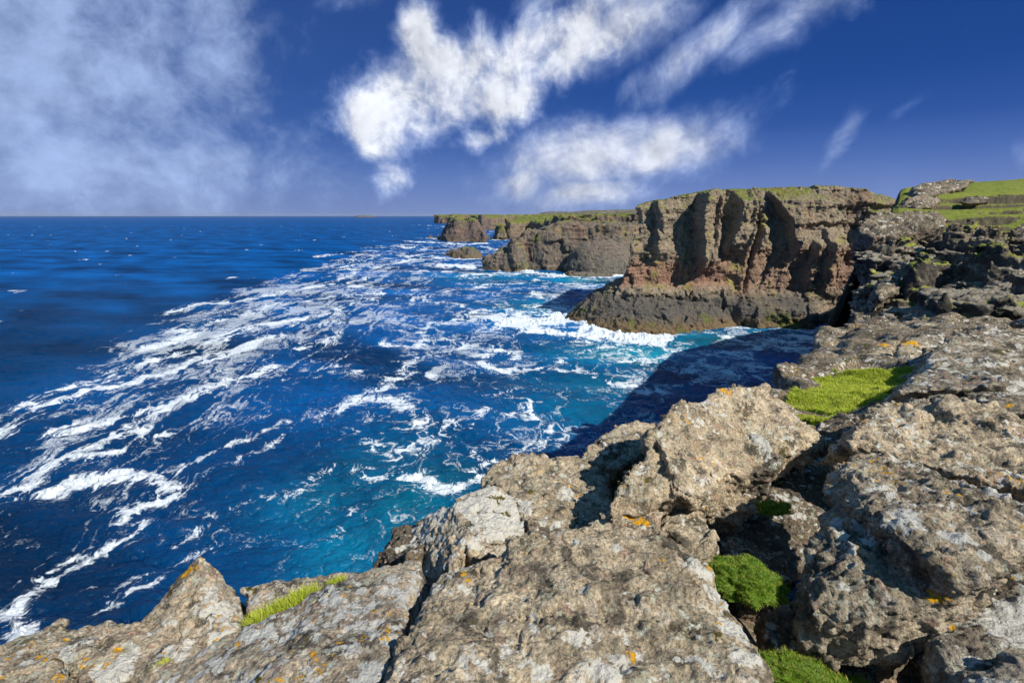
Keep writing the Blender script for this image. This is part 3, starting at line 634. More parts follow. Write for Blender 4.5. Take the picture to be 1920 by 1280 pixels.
# ---- the great cliff across the bay
def main_cliff():
    Y0 = 206.; lo = (16, 174, -3); hi = (176, 262, 56); h = .5
    tp = np.array([(1150, 400), (1205, 384), (1222, 377), (1250, 375), (1300, 366), (1330, 357), (1350, 355), (1400, 355), (1450, 353), (1500, 352), (1560, 350), (1600, 356), (1650, 369), (1695, 382), (1800, 385)])
    def saw(px, py, pts, amp, w, y0, y1, f0=12, f1=14):
        xs = np.interp(py, [p[1] for p in pts], [p[0] for p in pts]); t = px-xs
        return amp*np.clip(t/3., 0, 1)*np.clip(1-(t-3)/w, 0, 1)*sstep(py, y0-f0, y0+f0*.3)*(1-sstep(py, y1-f1, y1+f1))
    def E(px, py, p):
        n = pnoise(np.stack([px*.03, py*.02, 0*px], -1), 5); n2 = fbm(np.stack([px*.02, py*.035, p[..., 1]*.02], -1), 3, .55, seed=8)
        px = px+n*5+fbm(np.stack([px*.06, py*.09, 0*px], -1), 2, seed=9)*5
        e = (py-360)/250*7
        e = e+saw(px, py, [(1226, 380), (1224, 480)], 4.0, 38, 300, 480)
        e = e+saw(px, py, [(1306, 360), (1296, 420), (1299, 520)], 11, 48, 300, 500, 12, 22)
        e = e+saw(px, py, [(1372, 375), (1368, 410), (1345, 470)], 8.5, 70, 375, 470, 22, 18)
        e = e+saw(px, py, [(1338, 380), (1325, 470)], 3.0, 12, 370, 470)
        e = e+saw(px, py, [(1435, 370), (1462, 420), (1470, 470)], 7.5, 110, 372, 475, 25, 18)
        e = e+saw(px, py, [(1418, 420), (1392, 500)], 4, 30, 430, 500)
        e = e+saw(px, py, [(1500, 470), (1486, 520)], 4.5, 70, 455, 545, 12, 20)
        e = e+saw(px, py, [(1520, 420), (1518, 520)], 4.5, 60, 435, 520)
        e = e+saw(px, py, [(1610, 400), (1590, 470)], 6, 80, 405, 470)
        # the dyke that runs aslant down the face
        dk = np.interp(py, [350, 420, 500, 600], [1402, 1400, 1382, 1362]); e = e+2.2*np.exp(-((px-dk)/6)**2)*sstep(py, 600, 540)
        e = e-2.5*np.exp(-((px-dk-11)/5)**2)
        # strata that overhang at the upper right
        ov = sstep(px, 1450, 1500)*(1-sstep(py, 412+12*n, 424+12*n)); e = e+ov*3.0
        e = e+sstep(px, 1490, 1530)*1.6*(1-sstep(py, 384, 390))+sstep(px, 1470, 1520)*1.2*(sstep(py, 428, 452))
        # dark lower rock right of the platform
        lw = sstep(px, 1350, 1380)*(1-sstep(px, 1470, 1530))*sstep(py, 535, 575); e = e+lw*7.5
        e = e+sstep(px, 1140, 1180)*(1-sstep(px, 1355, 1372))*sstep(py, 522-.05*(1300-px)*-1, 540)*3.5
        e = e+1.6*n2
        return e
    def base(G):
        X, Y, Z = G[..., 0], G[..., 1], G[..., 2]
        X2, Z2 = X[:, 0, :], Z[:, 0, :]; px, py = nominal(X2, Z2, Y0); e = E(px, py, G[:, 0, :, :])
        f = ((Y0-e)[:, None, :]-Y)*.6
        zt = H+np.interp(px, tp[:, 0], [ray(0, y)[2]/ray(0, y)[1] for y in tp[:, 1]])*Y0
        f = np.maximum(f, Z-zt[:, None, :]+np.clip(Y-Y0, 0, 99)*.03)
        xl = np.interp(Z2, [0, 14, 20, 27, 46], [41, 44.5, 46.5, 48.8, 49.5]); f = np.maximum(f, (xl[:, None, :]+(Y-Y0)*.42-X)*.8)
        # the low black platform in front
        X0, Yp = X[:, :, 0], Y[:, :, 0]; R = np.interp(X0, [20, 58, 78, 96], [26, 31, 25, 9])
        d = polydist(X0, Yp, [(50, 212), (92, 212)]); t = 1-d/R
        nb = fbm(np.stack([X0*.09, Yp*.09, 0*X0], -1), 4, .6, seed=71)
        zs = 19.5*np.sign(t)*np.abs(t)**.85+nb*3.2*np.clip(t+.35, 0, 1)
        return np.minimum(f, (Z-zs[:, :, None])*.8)
    def nz(p):
        q = p*np.array([1, 1, 1.0], np.float32)
        st = fbm(np.stack([p[:, 0]*.05, p[:, 1]*.05, p[:, 2]*.42], 1), 4, .6, seed=12)
        f1, f2, idd = worley(p*np.array([.22, .22, .13], np.float32), 3); g1, g2, _ = worley(p*.55, 4)
        v = fbm(np.stack([p[:, 0]*.35, p[:, 1]*.35, p[:, 2]*.06], 1), 3, .6, seed=15); st2 = fbm(np.stack([p[:, 0]*.08, p[:, 1]*.08, p[:, 2]*1.1], 1), 2, .6, seed=18)
        return st*.55+st2*.35+(facets(p*np.array([.16, .16, .10], np.float32), 16)*1.3+facets(p*np.array([.5, .5, .35], np.float32), 17)*.5-fbm(q*.16, 4, .6, seed=14, ridged=True)*.3)*np.where(p[:, 2] > 45, .45, 1)+v*.6
    V, F = solid(lo, hi, h, base, nz, 5.0)
    V = relax(V, F, 1, .4); V, F = extra_detail(V, F, .26, 1.1, 1, 4); V = V+vnormals(V, F)*(facets(V*1.1, 19)*.22)[:, None]
    N = vnormals(V, F)
    def red(V, n):
        px, py = nominal(V[:, 0], V[:, 2], V[:, 1].clip(190, 215))
        a = sstep(py+n*14, 482, 500)*(1-sstep(py+n*10, 528, 544))*(1-sstep(px, 1350, 1375))
        b = .6*sstep(py+n*25, 455, 475)*(1-sstep(py+n*25, 530, 560))*sstep(px, 1350, 1375)
        return a*.75+b*.8
    c = cliff_colors(V, N, 1.0, 42, (red, (.25, .135, .095)), .55, base=(.25, .205, .15), dark=(.13, .12, .105), seed=20, wet=2.0, grassn=.62)
    px, py = nominal(V[:, 0], V[:, 2], np.full(len(V), 203.))
    plat = sstep(206-V[:, 1], 9, 14)*sstep(-V[:, 2], -20, -17)
    plat = np.maximum(plat, sstep(py, 540, 560)*(1-sstep(px, 1480, 1540)))
    nn = fbm(V*.2, 4, .6, seed=33); n4 = fbm(V*.07, 3, .6, seed=34)
    c = lerpc(c, (.078, .076, .072), plat*.9); c = lerpc(c, (.17, .14, .10), plat*sstep(n4+.3*nn, .1, .5)*.7)
    c = lerpc(c, (.15, .105, .055), plat*sstep(V[:, 2]+nn*3, 5.5, 1.5)*.85)
    c = lerpc(c, (.09, .115, .02), plat*sstep(n4-.5*nn, .15, .3)*sstep(8-V[:, 2], 0, 4)*.7)
    add_cliff('great_cliff', V, F, c, .9, 'tall banded brown and red cliff with a black wave-cut platform across the bay', 'cliff')
main_cliff()
print('main cliff', time.time()-T0)

def mesa(name, poly, top, h, zs, label, cat, batter=.2, s=1.0, zlo=-3, pad=4, scl=.5, detail=1, seed=0, kind=None, cols=None, **ck):
    """a block of land or a stack standing in the sea; s is the size of its crags in metres"""
    poly = [tuple(p) for p in poly]; A = np.array(poly); lo = (A[:, 0].min()-pad*s, A[:, 1].min()-pad*s, zlo); hi = (A[:, 0].max()+pad*s, A[:, 1].max()+pad*s, zs)
    def base(G):
        X, Y = G[:, :, 0, 0], G[:, :, 0, 1]
        w = np.stack([X, Y, 0*X], -1)/s
        sd = poly_sd(X, Y, poly)+fbm(w*.10, 4, .6, seed=seed)*s*3.0; zt = top(X, Y)
        Z = G[..., 2]; return np.maximum(sd[:, :, None]+batter*np.clip(Z, 0, 999), (Z-zt[:, :, None])*.8)
    def nz(p):
        q = p/s; f1, f2, idd = worley(q*np.array([.2, .2, .12], np.float32), seed)
        st = fbm(np.stack([q[:, 0]*.05, q[:, 1]*.05, q[:, 2]*.4], 1), 3, .6, seed=seed+2)
        return s*(st*.7+facets(q*np.array([.13, .13, .08], np.float32), seed+1)*1.7+(idd-.5)*.5-fbm(q*.14, 4, .6, seed=seed+5, ridged=True)*1.1)*np.where(p[:, 2] > zs*2, .3, 1)
    V, F = solid(lo, hi, h, base, nz, 5*s)
    V = relax(V, F, 1, .4)
    if detail: V, F = extra_detail(V, F, .22*s, .8/s, detail, 3)
    N = vnormals(V, F); c = cliff_colors(V, N, s*1.2, seed=seed, **ck)
    if cols is not None: c = cols(V, N, c)
    return add_cliff(name, V, F, c, scl, label, cat, kind)

def sp(*l): return [sea_pt(*p) for p in l]
# ---- dark headland beyond the gap, its dome of black rock and low spurs
def mid_headland():
    def base(G):
        X, Y, Z = G[..., 0], G[..., 1], G[..., 2]; X0, Y0 = X[:, :, 0], Y[:, :, 0]
        w = np.stack([X0*.06, Y0*.06, 0*X0], -1); n = fbm(w, 4, .6, seed=80)*4; n2 = fbm(w*3, 3, .6, seed=81)*3
        A = poly_sd(X0, Y0, [(46, 462), (66, 455), (90, 452), (108, 440), (150, 430), (150, 520), (30, 520)])+n
        B = poly_sd(X0, Y0, [(2, 422), (10, 412), (34, 406), (60, 404), (88, 402), (96, 416), (110, 430), (110, 470), (40, 470), (10, 440)])+n
        zA = 40.5+np.clip(X0-60, 0, 60)*.03+n2*.3; zB = np.interp(X0, [0, 12, 24, 40, 90], [22, 29, 27, 33, 33])+n2*.6+(Y0-410)*.05
        f = np.maximum(A[..., None]+.12*Z, Z-zA[..., None])
        f = np.minimum(f, np.maximum(B[..., None]+.16*Z, (Z-zB[..., None])*.9))
        dm = (np.sqrt(((X-68)/26)**2+((Y-396)/20)**2+(Z/25.)**2)-1)*20; f = np.minimum(f, dm)
        L = (np.sqrt(((X-(-2))/20)**2+((Y-424)/16)**2+(Z/(15+n2[..., None]*1.3))**2)-1)*11; f = np.minimum(f, L)
        L = (np.sqrt(((X-4)/9)**2+((Y-418)/12)**2+(Z/(22+n2[..., None]))**2)-1)*9; f = np.minimum(f, L)
        S = (np.sqrt(((X-90)/14)**2+((Y-385)/9)**2+(Z/7)**2)-1)*6; f = np.minimum(f, S)
        S = (np.sqrt(((X-52)/15)**2+((Y-366)/5)**2+(Z/(2.6+n2[..., None]*.4))**2)-1)*3; return np.minimum(f, S)
    def nz(p):
        f1, f2, idd = worley(p*np.array([.13, .13, .09], np.float32), 7)
        st = fbm(np.stack([p[:, 0]*.03, p[:, 1]*.03, p[:, 2]*.3], 1), 3, .6, seed=82)
        k = np.where((p[:, 2] < 25) & (p[:, 1] < 404) & (p[:, 0] > 45), .6, 1.)
        return (st*1.0+facets(p*np.array([.09, .09, .06], np.float32), 86)*2.4+facets(p*.3, 87)*.8-fbm(p*.11, 4, .62, seed=83, ridged=True)*1.2)*k
    V, F = solid((-28, 352, -2), (142, 500, 47), .8, base, nz, 6)
    V = relax(V, F, 1, .4); V, F = extra_detail(V, F, .35, .6, 1, 3); N = vnormals(V, F)
    c = cliff_colors(V, N, 1.5, 36, None, .45, base=(.15, .125, .10), dark=(.075, .075, .075), seed=84, wet=2.0)
    dm = sstep(408-V[:, 1], 0, 5)*sstep(V[:, 0], 38, 46)*sstep(28-V[:, 2], 0, 3); c = lerpc(c, (.13, .125, .11), dm*.6)
    gg = sstep(fbm(V*.08, 3, .6, seed=90), .15, .4)*sstep(30-V[:, 0], 0, 14)*sstep(V[:, 0], 2, 10); c = lerpc(c, (.14, .16, .04), gg*.7)
    c = lerpc(c, (.25, .17, .09), sstep(V[:, 2], 25, 30)*sstep(fbm(V*.12, 3, seed=91), -.1, .3)*.6*(N[:, 2] < .5))
    add_cliff('dark_headland', V, F, c, .5, 'craggy dark grey headland with a rounded dome behind the tall banded cliff', 'headland')
mid_headland()
mesa('grassy_headland', sp((948, 447), (958, 448), (975, 447.5), (992, 446))+[(45, 900), (110, 860), (240, 800), (330, 1500), (60, 1500), (10, 1150)],
     lambda X, Y: 28+np.clip(Y-960, 0, 500)*.020+X*.012, 3.0, 52, 'low grassy headland with a dark left wall beyond the small sea stack', 'headland', .1, 3, seed=101, grassz=22, wet=2, scl=.15, detail=1, grassn=.45)
mesa('stone_ridge', [(34, 618), (50, 606), (70, 600), (110, 598), (160, 610), (160, 760), (40, 760)], lambda X, Y: 34+X*.02+(Y-600)*.012, 1.5, 46,
     'pale brown stone ridge with grass on top behind the dark headland', 'ridge', .25, 1.8, seed=106, grassz=33, wet=2, scl=.3, base=(.26, .19, .12), grassn=.55)
mesa('sea_stack', sp((821, 447), (832, 452), (850, 453), (880, 453), (908, 453.5))+[(-48, 935), (-70, 965), (-110, 965), (-128, 925)],
     lambda X, Y: 35.5+.03*(Y-900)+(X+90)*-.02, 1.3, 42, 'broad flat-topped sea stack with a green cap and surf at its foot', 'sea stack', .42, 2.2, seed=111, grassz=30, scl=.3, base=(.13, .10, .085), dark=(.08, .07, .07), grassn=.5, moss=.3)
mesa('sea_stack', sp((925, 447), (933, 449), (948, 449), (952, 447))+[(-12, 1050), (-30, 1050)],
     lambda X, Y: 23+0*X+fbm(np.stack([X*.1, Y*.1, 0*X], -1), 2)*3, 1.2, 30, 'small pointed sea stack with yellow-green top in the channel', 'sea stack', .30, 1.7, seed=118, grassz=14, scl=.3, moss=1.0, base=(.15, .13, .09), grassn=.3)
mesa('far_cliffs', sp((881, 430), (905, 431.5), (930, 430.5), (962, 428))+[(80, 1720), (160, 2100), (-60, 2100), (-135, 1800)],
     lambda X, Y: 36.5+0*X, 4, 44, 'distant line of brown cliffs with green top behind the broad sea stack', 'cliff', .15, 4.5, seed=121, grassz=32, scl=.12, base=(.17, .13, .10))
mesa('far_point', sp((816, 418.5), (830, 419.5), (850, 419.6), (885, 419))+[(-60, 3100), (-60, 3500), (-300, 3500), (-410, 3100)],
     lambda X, Y: 33+np.clip((X+430)*.03, -8, 3), 7, 44, 'farthest low brown point of the coast left of the broad sea stack', 'headland', .2, 7, seed=126, grassz=30, scl=.07, base=(.17, .12, .09))
mesa('reef', sp((836, 479), (850, 482), (872, 484), (890, 484.5), (904, 482))+[(-32, 560), (-62, 566)],
     lambda X, Y: 5.5+3.2*fbm(np.stack([X*.09, Y*.09, 0*X], -1), 3, .6, seed=3)+2*np.exp(-((X+45)/9)**2), .5, 13, 'low jagged black reef awash with foam in front of the broad sea stack', 'reef', .9, 1.3, seed=131, grassz=7, scl=.6, base=(.11, .10, .08), grassn=.8)
for pp, lab, sd in (((808, 446), 'tiny black rock in the surf just left of the broad sea stack', 3), ((915, 447.5), 'tiny dark rock between the two sea stacks', 4), ((955, 465), 'small low rock in the surf left of the dark headland', 5)):
    x, y = sea_pt(*pp); mesa('skerry', [(x-4, y-3), (x+4, y-3), (x+5, y+4), (x-5, y+4)], lambda X, Y: 3.4+0*X, .7, 7, lab, 'skerry', .7, .9, seed=140+sd, grassz=90, scl=.5, base=(.10, .09, .075))
def far_hill(name, cx, cy, rx, ry, top, label, col, pw=1.0, n=90, seed=0, cat='hill'):
    u = np.linspace(-1, 1, n); A, B = np.meshgrid(u, u, indexing='ij'); r = np.sqrt(A*A+B*B); X = cx+A*rx; Y = cy+B*ry
    z = top*np.clip(1-r**2, -.2, 1)**1.0 if pw == 1 else top*np.sign(1-r)*np.abs(1-r)**pw
    z = np.where(r < 1, top*np.clip(1-r**2, 0, 1)**pw, -5)
    z = z+fbm(np.stack([A*6, B*6, 0*A], -1), 5, .6, seed=seed)*top*.12*(r < 1)
    V = np.stack([X, Y, z], -1).reshape(-1, 3); i = np.arange(n*n).reshape(n, n); F = np.stack([i[:-1, :-1], i[1:, :-1], i[1:, 1:], i[:-1, 1:]], -1).reshape(-1, 4)
    N = vnormals(V.astype(np.float32), F); c = np.tile(np.array(col, np.float32), (len(V), 1))*(1+.3*fbm(V*np.float32(.012), 4, seed=seed+1)[:, None])
    c = lerpc(c, (.12, .10, .085), sstep(.75-N[:, 2], 0, .2))
    me = mesh_from(name, V-np.array([cx, cy, 0]), F); setcol(me, 'Col', c); setf(me, 'scl', np.full(len(V), .01)); link(name, me, M_CLIFF, label, cat, kind='structure', loc=(cx, cy, 0))
far_hill('hill', 560, 2600, 540, 900, 68, 'smooth grey-green hill on the skyline left of the tall cliff', (.19, .175, .12), .55, seed=3)
far_hill('distant_island', 700, 8200, 330, 260, 104, 'hazy blue island on the horizon', (.16, .15, .13), .28, seed=8, cat='island')
far_hill('distant_island', -3350, 12000, 240, 130, 52, 'tiny pale island on the horizon left of centre', (.14, .17, .20), .3, seed=9, cat='island')
print('headlands', time.time()-T0)

# ------------------------------------------------------------------ the near land
def tps(ctrl):
    C = np.array(ctrl, float); xy = C[:, :2]; n = len(C)
    def U(r): return np.where(r > 1e-9, r*r*np.log(r+1e-9), 0)
    K = U(np.linalg.norm(xy[:, None]-xy[None], axis=2)); Pm = np.hstack([np.ones((n, 1)), xy]); A = np.zeros((n+3, n+3)); A[:n, :n] = K+np.eye(n)*.3; A[:n, n:] = Pm; A[n:, :n] = Pm.T
    w = np.linalg.solve(A, np.concatenate([C[:, 2], np.zeros(3)]))
    def f(X, Y):
        z = w[n]+w[n+1]*X+w[n+2]*Y
        for k in range(n): z = z+w[k]*U(np.hypot(X-xy[k, 0], Y-xy[k, 1]))
        return z
    return f
TUFTS = []
def sea_cliff():
    poly = [(-60, -90), (-13, -9), (-4, -3), (-1.6, 0), (-.4, .9), (1.4, 2.6), (2.8, 4.2), (5, 6), (9, 9.5), (12, 13.5), (16, 20), (23, 30), (32, 44), (41, 58.5), (50, 66), (72, 86), (92, 106), (130, 122), (180, 140), (260, 170), (260, -90)]
    mesa('sea_cliff', poly, lambda X, Y: np.where(Y > 7, 29., 36.)-2*sstep(Y, 45, 200)+0*X, 1.6, 44, 'dark sheer sea cliff below the near rocks', None, .02, .8, seed=150, grassz=90, scl=.8, detail=0, kind='structure', base=(.10, .085, .07))
sea_cliff()

PROM = tps([(*P(px, py, Y),) for px, py, Y in [
    (1590, 650, 13), (1600, 610, 19), (1588, 560, 27), (1590, 510, 36), (1600, 482, 46), (1615, 455, 54), (1625, 438, 60),
    (1700, 640, 13), (1720, 608, 18), (1690, 560, 26), (1700, 515, 34), (1690, 480, 45), (1700, 450, 56), (1690, 433, 64),
    (1820, 600, 14), (1900, 602, 14), (1830, 575, 20), (1915, 580, 18), (1820, 530, 27), (1915, 528, 25), (1800, 495, 36), (1910, 490, 33), (1800, 462, 48), (1900, 455, 46), (1790, 440, 60), (1910, 444, 56),
    (2100, 600, 13), (2100, 500, 30), (2100, 445, 54)]])
def promontory():
    poly = [(9.0, 11.5), (10.9, 14.5), (15.1, 21), (21.9, 31), (30.6, 44), (38, 55), (43, 62), (49, 70), (72, 76), (72, 8), (10, 8)]
    def base(G):
        X, Y, Z = G[:, :, 0, 0], G[:, :, 0, 1], G[..., 2]; w = np.stack([X, Y, 0*X], -1)
        z = PROM(X, Y); f1, f2, idd = worley(w*np.array([.36, .30, 0], np.float32)+5, 31); g1, g2, id2 = worley(w*np.array([.95, .8, 0], np.float32)+2, 32)
        ns = sstep(Y, 13, 21)
        h1, h2, id3 = worley(w*np.array([2.1, 1.6, 0], np.float32)+9, 34)
        z = z+((idd-.5)*1.7+(id2-.5)*.6)*(.2+.8*ns)+facets(w*np.array([.25, .22, 0], np.float32), 33)*1.6*ns+fbm(w*.25, 4, .6, seed=35)*.8*ns+(id3-.5)*.12-1.3*sstep(-Y, -20, -14)
        def terr(z, L, k):
            t = (z+.09*X-.05*Y+k)/L; fl = np.floor(t); return (fl+sstep(t-fl, .62, 1.0))*L-(.09*X-.05*Y+k)
        j = fbm(w*.5, 3, .6, seed=60)*.25; za = terr(z, 1.15, j); zb = terr(za*.55+z*.45, .42, j*.5); z = zb
        z = z-.25*np.clip(.10-(f2-f1), 0, .10)/.10-.10*np.clip(.10-(g2-g1), 0, .10)/.10
        # the wet hollow in front of the crags
        sd = poly_sd(X, Y, poly)+fbm(w*.16, 4, .6, seed=36)*2.2
        und = fbm(np.stack([X*.1, Y*.1, 0*X], -1), 3, seed=37)
        ov = .10*np.clip(38-Z, -4, 8)*np.where(Z < 40, 1, .0)      # the wall leans out a little near the top
        return np.maximum(sd[..., None]+ov*sstep(Y, 20, 30)[..., None], (Z-z[..., None])*.85)
    def nz(p):
        f1, f2, idd = worley(p*np.array([.55, .55, .8], np.float32), 38); g1, g2, id2 = worley(p*1.5, 39)
        st = fbm(np.stack([p[:, 0]*.12, p[:, 1]*.12, p[:, 2]*1.9], 1), 3, .6, seed=40)
        wall = sstep(np.abs(p[:, 0]-p[:, 1]*.70), 9, 3)
        return (st*.3+facets(p*np.array([.38, .38, .7], np.float32), 41)*.30+facets(p*np.array([1.1, 1.1, 1.8], np.float32), 43)*.12)*(1+1.5*wall)
    V, F = solid((6, 9, 27), (68, 74, 47), .2, base, nz, 1.6); V, F = extra_detail(V, F, .09, 2.2, 1, 4, seed=44); V = V+vnormals(V, F)*(facets(V*2.6, 49)*.09+(facets(V*6.5, 50)*.05+fbm(V*4, 4, .75, seed=51)*.13-np.abs(fbm(V*2.3, 3, .6, seed=55))*.15)*sstep(-V[:, 1], -45, -30))[:, None]; N = vnormals(V, F)
    n1 = fbm(V*.3, 4, .6, seed=45); n2 = fbm(V*1.4, 3, .6, seed=46); up = N[:, 2]
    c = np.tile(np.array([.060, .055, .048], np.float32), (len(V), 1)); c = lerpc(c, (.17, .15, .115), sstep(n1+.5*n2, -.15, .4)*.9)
    c = lerpc(c, (.34, .31, .25), sstep(up+.5*n2, .45, .9)*.75)  # sunlit tops put into the colour: upward faces paler, sides left dark
    px, py = visible_px(V); br = sstep(py, 500, 452)*sstep(px, 1650, 1700); c = lerpc(c, (.17, .12, .07), sstep(n2, -.4, .2)*sstep(up, .2, .5)*(.15+.75*br))
    n3 = fbm(V*np.array([.22, .22, .1], np.float32), 4, .6, seed=47); g = sstep(n3+.28*n2+.14*br, .17, .27)*sstep(up, .5, .7); g = g*np.where(py > 640, .4, 1)
    gc = np.stack([.23+.06*n2, .255+.04*n1, .045+0*n1], 1); c = c*(1-g[:, None])+gc*g[:, None]
    ol = sstep(fbm(V*5.0, 3, .6, seed=48)+.4*n1, .42, .5)*sstep(up, .2, .5); c = lerpc(c, (.36, .26, .05), ol*.6)
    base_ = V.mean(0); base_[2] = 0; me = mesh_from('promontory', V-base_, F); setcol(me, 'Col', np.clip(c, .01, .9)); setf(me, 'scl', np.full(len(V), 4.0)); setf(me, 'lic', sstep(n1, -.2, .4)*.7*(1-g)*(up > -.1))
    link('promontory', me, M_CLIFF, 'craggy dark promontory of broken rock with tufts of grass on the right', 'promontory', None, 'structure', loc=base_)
promontory()
print('promontory', time.time()-T0)

HILL = tps([(*P(px, py, Y),) for px, py, Y in [
    (1640, 437, 63), (1720, 432, 63), (1800, 433, 60), (1915, 440, 56), (1780, 415, 68), (1900, 415, 64), (1700, 400, 78), (1780, 392, 80), (1900, 392, 76),
    (1700, 388, 92), (1712, 378, 97), (1760, 372, 98), (1900, 368, 95), (1725, 357, 112), (1800, 350, 118), (1900, 346, 120), (1850, 341, 150), (1915, 336, 160), (1780, 350, 165), (2100, 440, 52), (2100, 400, 65), (2100, 350, 100), (2100, 320, 170), (1740, 360, 220), (1900, 350, 260)]])
def hill():
    na, nr = 560, 520; a = np.linspace(.60, 1.45, na); r = np.linspace(0, 1, nr)
    Y0 = 59+fbm(np.stack([a*14, 0*a, 0*a], -1), 3, .6, seed=52)*1.6; Y0 = np.where(a > .84, Y0-3*(a-.84)/.15, Y0)
    Yg = Y0[:, None]*(230/58.)**(r[None, :]**1.15); A = np.repeat(a[:, None], nr, 1); X = A*Yg; Y = Yg
    # left rim of the hill follows the edge of the land
    w = np.stack([X, Y, 0*X], -1).astype(np.float32); z = HILL(X, Y)+fbm(w*.06, 4, .55, seed=53)*.8+fbm(w*.35, 3, .6, seed=54)*.18
    # small scarps where the turf has slipped
    for (px, py, YY, wx, wy, hh) in [(1870, 365, 98, 9, 1.6, 1.4), (1850, 405, 70, 6, .9, .8), (1905, 375, 90, 6, 1.2, .9), (1795, 425, 64, 7, 1.0, .9), (1760, 383, 90, 6, 1, .6), (1880, 395, 77, 5, .7, .5)]:
        x, y, _ = P(px, py, YY); g = np.exp(-((X-x)/wx)**2*.9); z -= g*hh*1.7*sstep(-(Y-y)+fbm(w*.4, 3, seed=55)*1.0, -.5, .6)*np.exp(-np.clip(y-Y, 0, 99)/7)
    edge = .735+np.clip(Yg-122, 0, 200)*.006+.012*pnoise(np.stack([Yg*.05, 0*Yg, 0*Yg], -1), 6)-.030*sstep(-Yg, -74, -60)-.015*sstep(-Yg, -66, -58)
    d = (edge-A)*Yg; z = z-np.clip(d, 0, 3)*.35-np.clip(d-1, 0, 99)*3.0
    z[:, 0] -= 2.6; z[:, 1] -= 1.6; z[:, 2] -= .5; z = np.maximum(z, -4)
    V = np.stack([X, Y, z], -1).reshape(-1, 3).astype(np.float32); i = np.arange(na*nr).reshape(na, nr); F = np.stack([i[:-1, :-1], i[1:, :-1], i[1:, 1:], i[:-1, 1:]], -1).reshape(-1, 4)
    N = vnormals(V, F); V = V+N*(fbm(V*.9, 3, .6, seed=56)*.10*(1+3*(N[:, 2] < .7)))[:, None]; N = vnormals(V, F)
    n1 = fbm(V*.08, 4, .6, seed=57); n2 = fbm(V*.6, 4, .6, seed=58); n3 = fbm(V*.03, 3, seed=59)
    c = np.stack([.165+.07*n1+.06*n2, .200+.06*n1+.05*n2+.03*n3, .030+.014*n2], 1)
    c = lerpc(c, (.24, .21, .07), sstep(n3+.4*n2, .1, .5)*.5)
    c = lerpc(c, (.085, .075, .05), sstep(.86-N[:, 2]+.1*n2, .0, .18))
    px, py = visible_px(V); c = lerpc(c, (.17, .14, .10), sstep(n2-.3*n1, .28, .42)*sstep(py, 350, 365)*(1-sstep(py, 392, 402))*(1-sstep(px, 1800, 1850))*.8)
    c = lerpc(c, (.26, .24, .20), sstep(n2+.2*n1, .42, .5)*sstep(1800-px, 0, 60)*.8)
    b = V.mean(0); b[2] = 0; me = mesh_from('grassy_hill', V-b, F); setcol(me, 'Col', np.clip(c, .01, .9)); setf(me, 'scl', np.full(len(V), 2.0))
    link('hill', me, M_CLIFF, 'green grassy hillside rising to the upper right', None, None, 'structure', loc=b)
hill()

GROUND = tps([(-6, -4, 39.2), (-3, 1.5, 39.0), (0, 1, 39.2), (1.2, 2.4, 39.35), (-1, 2.8, 39.2), (0, 3.6, 39.4), (2.2, 3.6, 39.3), (1.5, 4.6, 39.6), (3, 2, 39.2), (4.5, 3, 39.6)]+
    [P(*q) for q in [(1400, 880, 4.4), (1470, 820, 5.2), (1500, 790, 5.8), (1560, 760, 6.5), (1600, 735, 7.2), (1660, 712, 8.2), (1700, 700, 8.6), (1600, 696, 9.0), (1650, 670, 10.6), (1600, 660, 12), (1700, 648, 12.4), (1800, 620, 14), (1900, 610, 15), (1850, 700, 8), (2000, 700, 8), (2100, 620, 14)]])
LEDGE = [P(px, py, Y)[:2] for px, py, Y in [(1452, 770, 6.1), (1490, 748, 6.7), (1535, 735, 7.2), (1530, 716, 7.9), (1580, 706, 8.4), (1640, 699, 8.7), (1722, 699, 8.6), (1712, 722, 7.8), (1680, 745, 7.1), (1620, 775, 6.3), (1570, 800, 5.6), (1520, 800, 5.5)]]
def near_ground():
    poly = [(-14, -8), (-6, -3), (-3.0, 1.4), (-1.7, 2.1), (-1.1, 2.7), (-.35, 3.4), (.5, 4.2), (1.3, 4.8), (2.3, 5.7), (3.2, 6.7), (4.9, 8.6), (6.6, 10.6), (8.3, 13.4), (9.8, 16), (26, 17), (26, -8)]
    def base(G):
        X, Y, Z = G[:, :, 0, 0], G[:, :, 0, 1], G[..., 2]; w = np.stack([X, Y, 0*X], -1)
        sd = poly_sd(X, Y, poly)+fbm(w*.9, 3, .6, seed=61)*.3; led = sstep(-poly_sd(X, Y, LEDGE), -.2, .4)
        z = GROUND(X, Y); f1, f2, idd = worley(w*np.array([1.3, 1.3, 0], np.float32)+3, 62); z = z+(1-led)*((idd-.5)*.38+fbm(w*1.5, 3, seed=63)*.16-.05)
        return np.maximum(sd[..., None]-.05*(Z-38), (Z-z[..., None])*.9)
    def nz(p):
        f1, f2, idd = worley(p*1.9, 64); led = sstep(-poly_sd(p[:, 0], p[:, 1], LEDGE), -.2, .3); return ((idd-.5)*.22-fbm(p*2.2, 3, .6, seed=65, ridged=True)*.10)*(1-led*.85)
    V, F = solid((-14, -6, 36.5), (24, 17, 41), .10, base, nz, .5)
    V = relax(V, F, 1, .4); V, F = extra_detail(V, F, .018, 9., 0, 3, seed=66); b = V.mean(0)
    me = mesh_from('rocky_ground', V-b, F); link('ground', me, M_ROCKD, 'dark broken rock between and below the boulders', None, kind='structure', loc=b)
near_ground()
print('ground', time.time()-T0)

